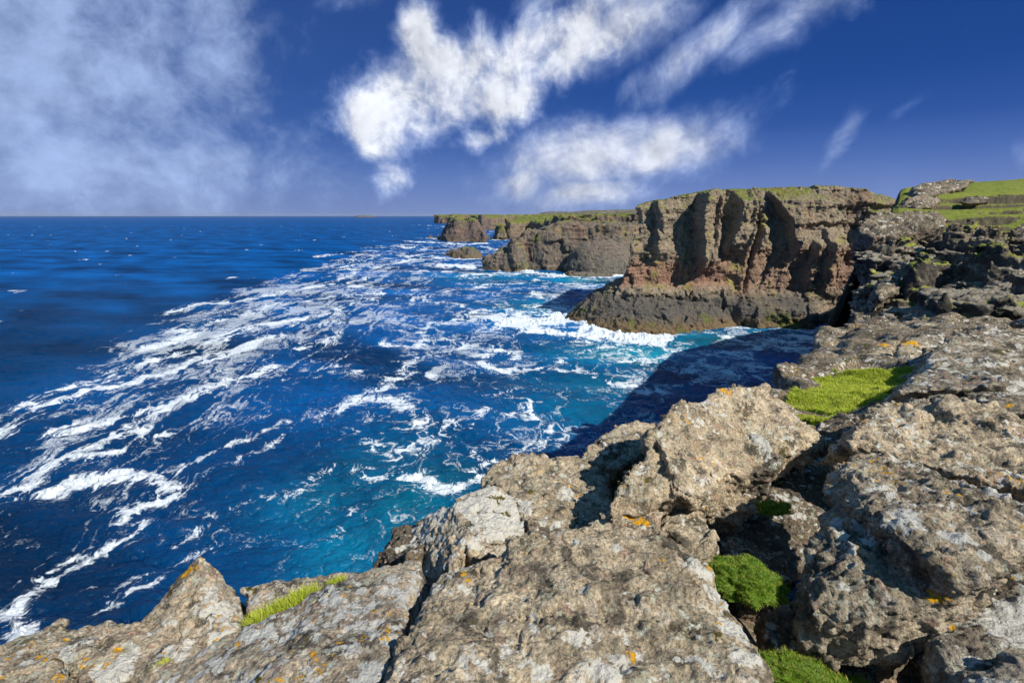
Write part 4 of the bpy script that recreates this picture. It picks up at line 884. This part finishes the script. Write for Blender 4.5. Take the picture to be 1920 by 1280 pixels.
def rock(pts, label, seed, mat=None, down=.5, push=.12, shrink=.9, lump=1.0, clast=1.0, cat='boulder', name='boulder', detail=None, extra=None, cut=None, group=None, rnd=2, ds=None, white=(), orange=()):
    """a boulder: hull of points on its visible faces and of a buried underside, weathered by noise"""
    A = [np.array(p) if isinstance(p, list) else np.array(P(*p)) for p in pts]; C = np.mean(A, 0)
    B = [a+np.array([0, push, -down])+(C-a)*np.array([1-shrink, 1-shrink, 0]) for a in A]
    sets = [A+B]
    if extra:
        for e in extra: E_ = [np.array(P(*p)) for p in e[0]]; sets.append(E_+[q+np.array([0, push, -e[1]]) for q in E_])
    pl = [hull_planes([tuple(q) for q in S]) for S in sets]
    allp = np.concatenate([np.array(S) for S in sets]); lo = allp.min(0); hi = allp.max(0); size = float(np.max(hi-lo))
    dist = max(1.2, float(np.linalg.norm(C-np.array([0, 0, H]))))
    target = dist*.00195*1.5; h = max(size/75, target*2.0)
    sub = 0
    while h/2**sub > target*1.25 and sub < 2: sub += 1
    m = .08*size+h*3; lo = lo-m; hi = hi+m; G = gridpts(lo, hi, h); sh = G.shape[:3]; q = G.reshape(-1, 3); f = None
    for p_ in pl:
        g = np.full(len(q), -1e9, np.float32)
        for k in p_: g = np.maximum(g, q@k[:3]-k[3])
        f = g if f is None else np.minimum(f, g)
    sz = min(size, 2.5); w = q[np.abs(f) < m*1.1]; ww = w/sz
    f1, f2, idd = worley(ww*3.0, seed); 
    nn = fbm(ww*1.6, 3, .55, seed=seed)*.036*sz+facets(ww*2.0, seed+8)*.055*sz+facets(ww*4.6, seed+9)*.018*sz-fbm(ww*3.4, 3, .6, seed=seed+1, ridged=True)*.012*sz+np.clip(.06-(f2-f1), 0, .06)*.25*sz
    f[np.abs(f) < m*1.1] += nn*lump
    if cut is not None: f = cut(q, f)
    V, F = isosurf(f.reshape(sh), lo, h); V = relax(V, F, rnd, .5)
    for _ in range(sub): V, F = subdiv(V, F)
    if sub: V = relax(V, F, 1, .5)
    N = vnormals(V, F); fine = target < .02 or ds; k_ = ds or 1.0; V0 = V; V = V/np.float32(k_)
    wp = V+np.stack([pnoise(V*7, 1), pnoise(V*7, 2), pnoise(V*7, 3)], 1)*.022
    d = fbm(V*3.2, 4, .6, seed=seed+2)*.016+facets(wp*6, seed+10)*.014+facets(wp*14, seed+11)*.008-np.abs(fbm(V*5.5, 4, .62, seed=seed+3))*.030*(.4+.6*clast)
    c1, c2, ci = worley(wp*8.5, seed+4); d += (ci-.5)*.020*sstep(c2-c1, .02, .2)*clast+np.sqrt(np.clip(.40-c1, 0, .4))*(ci > .72)*.026*clast
    if fine:
        c1, c2, ci = worley(wp*21, seed+5); d += (ci-.5)*.010*sstep(c2-c1, .02, .25)*(.3+.7*clast)+np.sqrt(np.clip(.36-c1, 0, .4))*(ci > .78)*.012*clast
        d += facets(wp*34, seed+12)*.0045
        d += fbm(V*26, 4, .7, seed=seed+6)*.0075*(.5+.5*clast); pit = fbm(V*6.5, 4, .65, seed=seed+7); d -= sstep(pit, .28, .42)*.022*clast
        ck = np.abs(fbm(V*1.7, 3, .5, seed=seed+9)); d -= np.clip(.012-ck, 0, .012)*1.3
    V = V0+N*d[:, None]*(k_*2.4 if ds else min(1.6, max(.8, dist/3)))
    b = np.array([C[0], C[1], V[:, 2].min()], np.float32); me = mesh_from(name, V-b, F)
    for an_, lst in (('white', white), ('orange', orange)):
        if lst: setf(me, an_, np.max([np.exp(-(np.linalg.norm(V-np.array(P(*q[:3]), np.float32), axis=1)/q[3])**2) for q in lst], axis=0))
    return link(name, me, mat or M_ROCK, label, cat, group, loc=b)
# ---- boulders, nearest first; every one is traced at its own distance
rock([(812, 1082, 2.12), (880, 1045, 2.22), (1000, 1015, 2.3), (1110, 998, 2.34), (1240, 1008, 2.32), (1320, 1070, 2.12), (1395, 1165, 1.82), (1440, 1240, 1.62), (1470, 1330, 1.38), (790, 1150, 1.9), (735, 1300, 1.42), (1100, 1100, 1.96), (1200, 1190, 1.70),
      [-.62, .25, 40.35], [.75, .25, 40.3], [.1, .2, 40.4]], 'biggest foreground slab of pebbly brown rock, at the bottom centre', 201, down=.9, clast=1.5, lump=.5, white=[(1335,1125,1.95,.08),(1372,1185,1.76,.07),(1392,1250,1.6,.06),(1300,1070,2.1,.06),(1140,1270,1.5,.05),(1010,1265,1.5,.04),(700,1180,1.8,.05)], orange=[(985,1050,2.15,.04),(1190,1225,1.6,.03)])
rock([(786, 1040, 2.36), (793, 1080, 2.24), (762, 1160, 1.92), (706, 1300, 1.47), (690, 1065, 2.26), (600, 1110, 2.1), (520, 1150, 1.98), (440, 1200, 1.86), (330, 1245, 1.8), (190, 1290, 1.72), (560, 1240, 1.66),
      [-.75, .3, 40.2], [-1.5, .6, 40.1], [-1.8, 1.1, 40.0]], 'smooth tan slab with white lichen spots left of the biggest slab', 202, M_ROCKP, down=.8, clast=.45, lump=.38, white=[(695,1262,1.56,.05),(480,1262,1.62,.05),(620,1120,2.05,.04)], orange=[(570,1122,2.12,.035),(445,1205,1.84,.035),(410,1245,1.74,.03),(620,1132,2.03,.03)])
rock([(372, 1040, 2.55), (384, 1046, 2.55), (325, 1092, 2.5), (266, 1162, 2.38), (415, 1108, 2.42), (452, 1175, 2.2), (430, 1190, 2.12), (300, 1245, 2.0), (250, 1255, 2.0)], 'pointed triangular rock with an orange lichen tip', 203, M_ROCKP, down=.35, push=.25, clast=.4, lump=.35, shrink=.8, rnd=0, white=[(425,1150,2.28,.08),(440,1185,2.15,.07)], orange=[(374,1062,2.55,.07)])
rock([(275, 1160, 2.3), (215, 1175, 2.25), (160, 1230, 2.05), (140, 1290, 1.86), (300, 1245, 2.0), (400, 1215, 2.02), (250, 1275, 1.86)], 'rounded lichen-spotted rock at the foot of the pointed rock', 204, M_ROCKP, down=.6, clast=.5, lump=.6, white=[(220,1245,1.95,.09)])
rock([(-30, 1225, 2.35), (40, 1192, 2.45), (120, 1170, 2.5), (235, 1158, 2.5), (225, 1180, 2.35), (150, 1225, 2.2), (90, 1290, 1.95), (-60, 1310, 1.9)], 'long low rock in the bottom left corner', 205, M_ROCKP, down=.7, clast=.6, lump=.8)
rock([(30, 1262, 2.0), (95, 1245, 2.02), (118, 1262, 1.95), (140, 1330, 1.75), (20, 1330, 1.75)], 'small crusty rock at the very bottom left', 206, M_ROCKP, down=.4, clast=.8)
rock([(462, 1108, 2.6), (480, 1100, 2.62), (560, 1090, 2.66), (640, 1065, 2.78), (668, 1072, 2.76), (640, 1092, 2.55), (560, 1130, 2.4), (470, 1168, 2.3)], 'narrow pale rock on the rim behind the grass strip', 207, M_ROCKP, down=.6, clast=.6)
rock([(432, 1128, 2.66), (452, 1118, 2.7), (462, 1150, 2.55), (440, 1160, 2.5)], 'small dark stone between the pointed rock and the rim rock', 208, M_ROCKD, down=.4, clast=.6)
rock([(852, 930, 2.98), (930, 905, 3.12), (968, 935, 3.0), (985, 990, 2.72), (900, 1010, 2.55), (880, 1030, 2.45), (845, 945, 2.9)], 'block with a white lichened top and a bare dark left face', 209, M_ROCKW, down=.75, push=-.1, clast=.6, lump=.4, shrink=.97,
     extra=[([(842, 938, 3.0), (768, 992, 3.05), (786, 1080, 2.62), (850, 1062, 2.36), (880, 1000, 2.56)], .5)], white=[(925,955,2.85,.16),(940,990,2.7,.12)])
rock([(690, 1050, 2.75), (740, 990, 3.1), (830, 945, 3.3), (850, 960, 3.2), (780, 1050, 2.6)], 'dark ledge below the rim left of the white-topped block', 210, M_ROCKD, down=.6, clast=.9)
rock([(912, 878, 3.85), (925, 866, 3.95), (1000, 850, 4.1), (1080, 860, 4.05), (1150, 885, 3.85), (1150, 960, 3.2), (1070, 998, 2.95), (1000, 1000, 2.92), (962, 940, 3.35), (903, 905, 3.65)], 'broad rounded boulder half in shadow at the cliff rim', 211, M_ROCK, down=.6, push=.2, shrink=.93, clast=.6, lump=.6, white=[(1060,920,3.4,.10),(985,945,3.2,.08)])
rock([(1085, 850, 4.3), (1110, 825, 4.5), (1190, 797, 4.85), (1225, 800, 4.85), (1190, 860, 4.2), (1150, 878, 4.05), (1090, 860, 4.2)], 'small speckled boulder on the rim left of the tilted slab', 212, M_ROCKP, down=.6, clast=.6)
rock([(1122, 965, 2.70), (1165, 895, 2.98), (1210, 830, 3.35), (1255, 782, 3.8), (1345, 728, 4.55), (1370, 726, 4.65), (1440, 750, 4.8), (1542, 813, 4.5), (1550, 835, 4.4), (1480, 862, 4.0), (1400, 860, 3.75), (1330, 905, 3.2), (1240, 940, 2.95), (1150, 968, 2.72)], 'long tilted slab leaning up from the middle of the rim', 213, M_ROCK, down=.30, push=.1, clast=1.2, lump=.7, shrink=.93, orange=[(1350,738,4.55,.10)], white=[(1330,780,4.2,.12),(1500,800,4.6,.12)])
rock([(1378, 850, 3.85), (1405, 812, 3.98), (1425, 810, 3.98), (1465, 850, 3.8), (1450, 880, 3.6), (1385, 885, 3.6)], 'small white-crusted stone wedged against the tilted slab', 214, M_ROCKG, down=.35, clast=.4, white=[(1415,830,3.9,.16)])
rock([(1290, 905, 3.89), (1340, 875, 4.09), (1400, 870, 4.09), (1440, 905, 3.89), (1400, 960, 3.46), (1320, 950, 3.52)], 'brown rough rock under the low end of the tilted slab', 215, M_ROCK, down=.6, clast=.9)
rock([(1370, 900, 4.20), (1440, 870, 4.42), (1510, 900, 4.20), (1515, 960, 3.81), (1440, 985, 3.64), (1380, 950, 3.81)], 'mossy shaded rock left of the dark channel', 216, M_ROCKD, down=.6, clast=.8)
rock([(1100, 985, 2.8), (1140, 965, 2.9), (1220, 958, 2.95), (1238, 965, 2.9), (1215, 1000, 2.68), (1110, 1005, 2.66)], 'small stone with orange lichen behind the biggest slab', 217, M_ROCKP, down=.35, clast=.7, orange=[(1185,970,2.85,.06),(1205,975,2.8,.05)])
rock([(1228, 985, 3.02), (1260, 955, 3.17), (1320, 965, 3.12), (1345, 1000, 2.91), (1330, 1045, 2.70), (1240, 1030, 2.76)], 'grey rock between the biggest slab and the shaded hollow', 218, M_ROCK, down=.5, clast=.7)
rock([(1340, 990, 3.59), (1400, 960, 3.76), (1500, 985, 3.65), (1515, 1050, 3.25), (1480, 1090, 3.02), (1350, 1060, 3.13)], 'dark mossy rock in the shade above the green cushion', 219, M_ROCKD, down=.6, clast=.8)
rock([(1548, 930, 2.88), (1560, 862, 3.25), (1600, 846, 3.34), (1655, 846, 3.34), (1740, 862, 3.14), (1830, 902, 2.78), (1935, 955, 2.42), (1945, 1020, 2.16), (1880, 1075, 2.0), (1790, 1115, 1.95), (1760, 1060, 2.0), (1700, 1020, 2.15), (1650, 965, 2.4), (1600, 900, 2.85)],
     'huge overhanging boulder with a lipped flat top at the right', 220, M_ROCK, down=.16, push=.03, clast=1.3, lump=.55, shrink=.9,
     extra=[([(1545, 935, 2.86), (1530, 1010, 2.55), (1522, 1140, 2.12), (1560, 1160, 2.06), (1645, 1170, 2.0), (1700, 1150, 2.0), (1790, 1112, 2.02), (1880, 1072, 2.1), (1640, 1000, 2.4), (1600, 900, 2.98), (1850, 980, 2.4)], .28)], white=[(1705,990,2.3,.08),(1655,930,2.65,.06),(1790,1010,2.2,.07),(1870,930,2.6,.08),(1560,985,2.6,.04)], orange=[(1762,1122,2.0,.05)])
rock([(1640, 752, 4.5), (1700, 742, 4.65), (1800, 742, 4.6), (1860, 760, 4.3), (1940, 795, 3.9), (1960, 930, 3.05), (1830, 876, 3.4), (1730, 848, 3.6), (1640, 838, 3.7), (1590, 835, 3.75), (1632, 800, 3.95)], 'long flat-topped boulder behind the huge overhanging one', 221, M_ROCK, down=.38, push=.4, shrink=.92, clast=1.2, lump=.7)
rock([(1682, 732, 5.4), (1705, 703, 6.1), (1760, 682, 6.6), (1840, 680, 6.6), (1880, 698, 6.1), (1875, 722, 5.35), (1790, 728, 5.25)], 'grey lichened boulder with a shaded front right of the grass ledge', 222, M_ROCKG, down=.6, push=.5, shrink=.9, clast=.8, lump=.7)
rock([(1800, 735, 5.3), (1830, 708, 5.7), (1900, 698, 5.8), (1980, 700, 5.8), (1990, 780, 4.6), (1880, 770, 4.7)], 'grey boulder cut by the right edge above the flat-topped boulder', 223, M_ROCKG, down=.6, push=.5, shrink=.9, clast=.8, lump=.7)
rock([(1738, 690, 6.9), (1745, 655, 7.8), (1800, 628, 8.8), (1850, 608, 9.6), (1920, 612, 9.5), (2000, 615, 9.4), (2010, 700, 6.6), (1850, 690, 6.8)], 'wide weathered crag streaked with white lichen at the right edge', 224, M_ROCKG, down=.8, push=.5, shrink=.92, clast=1.0, lump=.9)
rock([(1675, 660, 9.6), (1690, 640, 10), (1712, 634, 10.1), (1738, 655, 9.7), (1735, 685, 9), (1705, 696, 8.8), (1680, 680, 9.2)], 'upright rounded boulder above the grass ledge', 225, M_ROCKP, down=.5, clast=.5, lump=.6, shrink=.8, orange=[(1700,640,10,.2)])
rock([(1700, 640, 11.2), (1720, 622, 11.8), (1770, 617, 12), (1790, 635, 11.5), (1770, 660, 10.8), (1720, 655, 11)], 'boulder with a pale top behind the upright rounded one', 226, M_ROCKG, down=.7, clast=.7)
rock([(1612, 668, 10.3), (1630, 650, 10.8), (1660, 643, 11), (1678, 655, 10.7), (1668, 680, 9.8), (1620, 685, 9.7)], 'low boulder with orange lichen at the edge above the grass ledge', 227, M_ROCK, down=.6, clast=.7, orange=[(1655,648,10.9,.25)])
rock([(1568, 698, 9.4), (1600, 683, 9.8), (1660, 680, 9.8), (1700, 690, 9.4), (1690, 702, 8.9), (1600, 706, 8.9)], 'flat dark rock bordering the far side of the grass ledge', 228, M_ROCKD, down=.5, clast=.7)
rock([(1488, 722, 8.2), (1505, 702, 8.8), (1550, 700, 8.8), (1565, 712, 8.4), (1545, 730, 7.8), (1500, 735, 7.8)], 'grey rock at the left end of the grass ledge', 229, M_ROCKG, down=.5, clast=.6)
rock([(1420, 742, 7.2), (1450, 728, 7.7), (1495, 732, 7.6), (1500, 750, 6.9), (1440, 768, 6.5)], 'low grey rock on the rim left of the grass ledge', 230, M_ROCKG, down=.5, clast=.6)
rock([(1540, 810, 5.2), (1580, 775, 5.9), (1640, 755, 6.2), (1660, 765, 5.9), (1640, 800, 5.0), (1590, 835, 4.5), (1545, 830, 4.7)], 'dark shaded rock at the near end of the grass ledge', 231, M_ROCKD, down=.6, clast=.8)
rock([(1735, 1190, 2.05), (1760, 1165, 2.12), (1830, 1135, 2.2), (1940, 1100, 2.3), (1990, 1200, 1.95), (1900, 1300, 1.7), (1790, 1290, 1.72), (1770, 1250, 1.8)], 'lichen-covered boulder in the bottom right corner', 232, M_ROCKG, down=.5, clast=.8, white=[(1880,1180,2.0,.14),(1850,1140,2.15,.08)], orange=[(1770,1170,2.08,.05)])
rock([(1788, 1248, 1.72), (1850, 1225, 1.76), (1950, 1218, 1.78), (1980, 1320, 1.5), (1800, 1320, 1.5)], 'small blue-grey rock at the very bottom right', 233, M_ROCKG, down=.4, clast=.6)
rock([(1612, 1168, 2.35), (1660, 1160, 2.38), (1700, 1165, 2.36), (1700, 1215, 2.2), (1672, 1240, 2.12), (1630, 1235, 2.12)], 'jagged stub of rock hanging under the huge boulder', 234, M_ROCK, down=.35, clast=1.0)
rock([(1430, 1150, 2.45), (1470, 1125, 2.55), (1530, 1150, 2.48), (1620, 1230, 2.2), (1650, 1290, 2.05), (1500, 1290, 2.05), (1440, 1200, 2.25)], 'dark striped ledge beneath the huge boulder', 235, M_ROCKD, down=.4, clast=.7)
# ---- outcrops on the promontory and hill
rock([(1606, 432, 54), (1614, 412, 55), (1630, 400, 56), (1665, 396, 56.5), (1700, 392, 57), (1750, 394, 57), (1788, 408, 56), (1770, 426, 54), (1690, 440, 52), (1640, 446, 52)], 'long pale grey outcrop with cracks below the green hill', 241, M_OUT, ds=7, down=2.2, push=1, clast=.5, lump=1.1, cat='outcrop', name='outcrop')
rock([(1708, 360, 103), (1714, 348, 107), (1735, 341, 110), (1775, 338, 112), (1835, 334, 113), (1815, 350, 105), (1750, 366, 99), (1722, 370, 99)], 'jutting rock ledge at the top left of the green hill', 242, M_OUT, ds=12, down=1.6, push=2, clast=.5, lump=1.2, cat='outcrop', name='outcrop')
rock([(1688, 386, 88), (1702, 370, 90), (1730, 365, 91), (1768, 373, 90), (1755, 388, 86), (1715, 392, 86)], 'angular rock on the hill edge beneath the jutting ledge', 243, M_OUT, ds=10, down=1.4, push=2, clast=.5, lump=1.8, cat='outcrop', name='outcrop')
rock([(1800, 374, 88), (1826, 364, 90), (1866, 368, 89), (1855, 380, 86), (1815, 382, 86)], 'flat grey outcrop in the middle of the green hill', 244, M_OUT, ds=9, down=.6, push=1, clast=.5, lump=1.2, cat='outcrop', name='outcrop')
rock([(1893, 432, 57), (1912, 418, 58), (1950, 412, 58), (1950, 438, 55)], 'grey rock in the turf at the right edge of the hill', 245, M_OUT, ds=7, down=1, push=.5, clast=.5, lump=1.2, cat='outcrop', name='outcrop')
rock([(1832, 560, 24.5), (1850, 530, 26), (1885, 512, 27.5), (1915, 520, 27), (1920, 555, 24.5), (1880, 572, 23.5)], 'tilted grey slab on the right of the craggy promontory', 246, M_SLOPE, ds=1.8, down=1.2, push=.4, clast=.5, lump=1.2)
rock([(1755, 550, 26), (1790, 520, 28), (1840, 508, 30), (1875, 508, 30), (1830, 545, 26), (1790, 562, 25)], 'layered dark block left of the tilted grey slab', 247, M_SLOPE, ds=1.8, down=1.2, push=.4, clast=.5, lump=1.5)
rock([(1690, 470, 46), (1705, 458, 48), (1735, 462, 47.5), (1730, 478, 45)], 'dark boulder high on the promontory slope', 248, M_SLOPE, ds=5, down=.9, push=.4, clast=.5, lump=1.2)
rock([(1635, 545, 27), (1650, 520, 28), (1680, 515, 29), (1685, 545, 27), (1650, 560, 26)], 'dark block near the left brink of the promontory', 249, M_SLOPE, ds=3.5, down=1, push=.4, clast=.5, lump=1.2)
print('rocks', time.time()-T0)

# ------------------------------------------------------------------ grass
def blades(roots, normals, length, width, seed, lean=.5, tipc=1.0):
    r = np.random.default_rng(seed); n = len(roots); roots = np.asarray(roots, np.float32)
    az = r.random(n)*2*np.pi; side = np.stack([np.cos(az), np.sin(az), 0*az], 1)
    L = length*(.5+r.random(n)); w = width*(.6+.8*r.random(n))
    ln = r.normal(size=(n, 3))*lean+np.array([-.25, .05, 0]); d = normals+ln; d /= np.linalg.norm(d, axis=1)[:, None]
    mid = roots+d*(L*.55)[:, None]; d2 = d+np.array([0, 0, -.5])*lean+ln*.5; d2 /= np.linalg.norm(d2, axis=1)[:, None]; tip = mid+d2*(L*.45)[:, None]
    s = side*w[:, None]*.5; V = np.stack([roots-s, roots+s, mid+s*.8, mid-s*.8, tip+s*.1, tip-s*.1], 1).reshape(-1, 3)
    i = np.arange(n)[:, None]*6; F = np.concatenate([i+np.array([[0, 1, 2, 3]]), i+np.array([[3, 2, 4, 5]])])
    tp = np.tile(np.array([0, 0, .55, .55, 1, 1])*tipc, n); rn = np.repeat(r.random(n), 6); return V, F, tp, rn
def grass_obj(name, parts, mat, label, cat, kind=None, group=None):
    Vs, Fs, Ts, Rs = [], [], [], []; k = 0
    for V, F, t, r in parts: Vs.append(V); Fs.append(F+k); Ts.append(t); Rs.append(r); k += len(V)
    V = np.concatenate(Vs); b = V.mean(0); b[2] = V[:, 2].min(); me = mesh_from(name, V-b, np.concatenate(Fs), False)
    setf(me, 'tip', np.concatenate(Ts)); setf(me, 'rnd', np.concatenate(Rs)); return link(name, me, mat, label, cat, group, kind, loc=b)
def mound(c, rx, ry, rz, seed, dens=9000, L=.035, w=.004, zmin=-.25, lump=.12):
    """a cushion of turf: lumpy body plus blades over it"""
    n = 64; u = np.linspace(0, 2*np.pi, n, endpoint=False); v = np.linspace(zmin*1.2, np.pi/2*.999, 30); U, Vv = np.meshgrid(u, v, indexing='ij')
    d = np.stack([np.cos(U)*np.cos(Vv), np.sin(U)*np.cos(Vv), np.sin(Vv)], -1).astype(np.float32)
    rad = 1+fbm(d*2.2, 3, seed=seed)*lump*2.6; B = (d*rad[..., None]*np.array([rx, ry, rz], np.float32)+np.array(c, np.float32)); i = np.arange(n*30).reshape(n, 30); j = np.roll(i, -1, 0)
    F = np.stack([i[:, :-1], j[:, :-1], j[:, 1:], i[:, 1:]], -1).reshape(-1, 4); Bv = B.reshape(-1, 3)
    r = np.random.default_rng(seed); m = int(dens*(rx*ry+rz*(rx+ry)*.5)*4); dd = r.normal(size=(m, 3)); dd /= np.linalg.norm(dd, axis=1)[:, None]; dd = dd[dd[:, 2] > zmin].astype(np.float32)
    rr = 1+fbm(dd*2.2, 3, seed=seed)*lump*2.6; rt = dd*rr[:, None]*np.array([rx, ry, rz], np.float32)+np.array(c, np.float32); nn = dd/np.array([rx, ry, rz]); nn /= np.linalg.norm(nn, axis=1)[:, None]
    nn = nn*.7+np.array([0, 0, .4]); bl = blades(rt, nn, L, w, seed+1)
    return [(Bv, F, np.full(len(Bv), .1), np.full(len(Bv), .3)), bl]
grass_obj('grass_cushion', mound(P(1392, 1092, 2.42), .165, .15, .105, 301, 80000, .015, .0024, lump=.2)+mound(P(1445, 1110, 2.42), .08, .08, .08, 302, 60000, .019, .0024, lump=.2), M_GRASS, 'round bright green grass cushion right of the biggest slab', 'grass cushion')
grass_obj('grass_patch', mound(P(1480, 1262, 2.0), .15, .10, .05, 303, 60000, .022, .0024, lump=.25)+mound(P(1530, 1290, 1.98), .14, .12, .05, 304, 60000, .022, .0024, lump=.25)+mound(P(1600, 1290, 2.02), .08, .06, .03, 305, 50000, .02, .0024, lump=.25), M_GRASS, 'lime green grass in the hollow at the bottom right', 'grass patch')
grass_obj('grass_patch', mound(P(930, 1002, 2.68), .07, .035, .02, 306, 30000, .025, .003), M_TURF, 'little strip of yellow-green moss and grass behind the biggest slab', 'grass patch')
grass_obj('grass_patch', mound(P(1275, 940, 3.35), .12, .10, .06, 308, 15000, .04, .004), M_GRASS, 'small shaded green clump under the tilted slab', 'grass patch')
grass_obj('grass_patch', mound(P(1450, 955, 3.5), .12, .06, .05, 309, 25000, .03, .004, lump=.3), M_GRASS, 'sparse green tufts beside the dark channel', 'grass patch')
def strip(pts, n, L, seed, spread=.03, w=.003):
    r = np.random.default_rng(seed); Q = np.array([P(*p) for p in pts]); t = r.random(n)*(len(Q)-1); k = t.astype(int); f = (t-k)[:, None]; rt = Q[k]*(1-f)+Q[k+1]*f+r.normal(size=(n, 3))*np.array([spread, spread, .006])
    return blades(rt, np.tile(np.array([.1, -.1, 1.0]), (n, 1)), L, w, seed+1, .35)
grass_obj('grass_tuft', [strip([(468, 1172, 2.22), (510, 1152, 2.3), (555, 1128, 2.38), (590, 1112, 2.44)], 3200, .045, 320, .022), strip([(620, 1098, 2.5), (650, 1090, 2.55)], 500, .035, 322, .015)], M_TURF, 'strip of long yellow-green grass between the tan slab and the rim rock', 'grass tuft')
grass_obj('grass_tuft', [strip([(290, 1262, 1.92), (318, 1245, 1.96)], 500, .03, 324, .012)], M_TURF, 'tiny tuft of reddish grass below the pointed rock', 'grass tuft')
def ledge():
    r = np.random.default_rng(9); Pq = np.array(LEDGE); n = 230000; lo = Pq.min(0)-.2; hi = Pq.max(0)+.2; X = lo[0]+r.random(n)*(hi[0]-lo[0]); Y = lo[1]+r.random(n)*(hi[1]-lo[1])
    w = np.stack([X, Y, 0*X], -1).astype(np.float32); sd = poly_sd(X, Y, LEDGE)+fbm(w*1.8, 3, .6, seed=91)*.35; bare = fbm(w*np.array([.7, 1.8, 1], np.float32), 3, .6, seed=92); m = (sd < .05) & (bare < .33); X = X[m]; Y = Y[m]
    z = GROUND(X, Y)+np.clip(fbm(w[m]*1.2, 3, seed=93)+.1, 0, 1)*.30+.02
    # turf body
    g = np.arange(lo[0], hi[0], .06), np.arange(lo[1], hi[1], .06); GX, GY = np.meshgrid(*g, indexing='ij'); wg = np.stack([GX, GY, 0*GX], -1).astype(np.float32)
    s2 = poly_sd(GX, GY, LEDGE)+fbm(wg*1.8, 3, .6, seed=91)*.35; b2 = fbm(wg*np.array([.7, 1.8, 1], np.float32), 3, .6, seed=92)
    GZ = GROUND(GX, GY)+np.clip(fbm(wg*1.2, 3, seed=93)+.1, 0, 1)*.30+.02-np.clip(s2+.02, 0, 9)*2.5-sstep(b2, .30, .40)*.14
    i = np.arange(GX.size).reshape(GX.shape); F = np.stack([i[:-1, :-1], i[1:, :-1], i[1:, 1:], i[:-1, 1:]], -1).reshape(-1, 4); B = np.stack([GX, GY, GZ], -1).reshape(-1, 3)
    grass_obj('grass', [(B, F, np.full(len(B), .45), np.full(len(B), .3)), blades(np.stack([X, Y, z], 1), np.tile(np.array([0, 0, 1.]), (len(X), 1)), (.022+.03*(fbm(np.stack([X, Y, z], 1).astype(np.float32)*1.5, 3, seed=97)+.5)), .009, 12, .5)], M_TURF, 'bright yellow-green turf on the sunlit ledge at the right', None, 'stuff')
ledge()
# ---- rain water standing in the channel
def pool(name, poly, z, label):
    me = bpy.data.meshes.new(name); me.from_pydata([(x, y, 0) for x, y in poly], [], [list(range(len(poly)))]); m, N = new_mat('pool_water')
    b = finish(N, (.004, .006, .010), .04, N.noise(N.node('ShaderNodeNewGeometry').outputs['Position'], 8, 3), .01, .25, .5); link(name, me, m, label, None, kind='structure', loc=(0, 0, z))
pool('water_pool', [P(*q)[:2] for q in [(1480, 920, 4.35), (1570, 920, 4.35), (1600, 1000, 3.7), (1600, 1120, 2.95), (1470, 1120, 2.95), (1480, 1010, 3.6)]], H-2.52, 'dark rain water in the channel between the rocks')
# ------------------------------------------------------------------ sea air
def haze():
    bm = bmesh.new(); bmesh.ops.create_cube(bm, size=1.0); me = bpy.data.meshes.new('haze'); bm.to_mesh(me); bm.free()
    m = bpy.data.materials.new('haze'); m.use_nodes = True; t = m.node_tree; t.nodes.clear(); o = t.nodes.new('ShaderNodeOutputMaterial'); v = t.nodes.new('ShaderNodeVolumePrincipled')
    v.inputs['Color'].default_value = (.72, .82, .97, 1); v.inputs['Density'].default_value = HAZE; v.inputs['Anisotropy'].default_value = .2
    t.links.new(v.outputs[0], o.inputs['Volume']); h = link('haze', me, m, 'thin pale blue sea haze', None, kind='stuff', loc=(0, 15900, 55)); h.scale = (140000, 32200, 116)
HAZE = 1.5e-5
haze()
print('done', time.time()-T0)
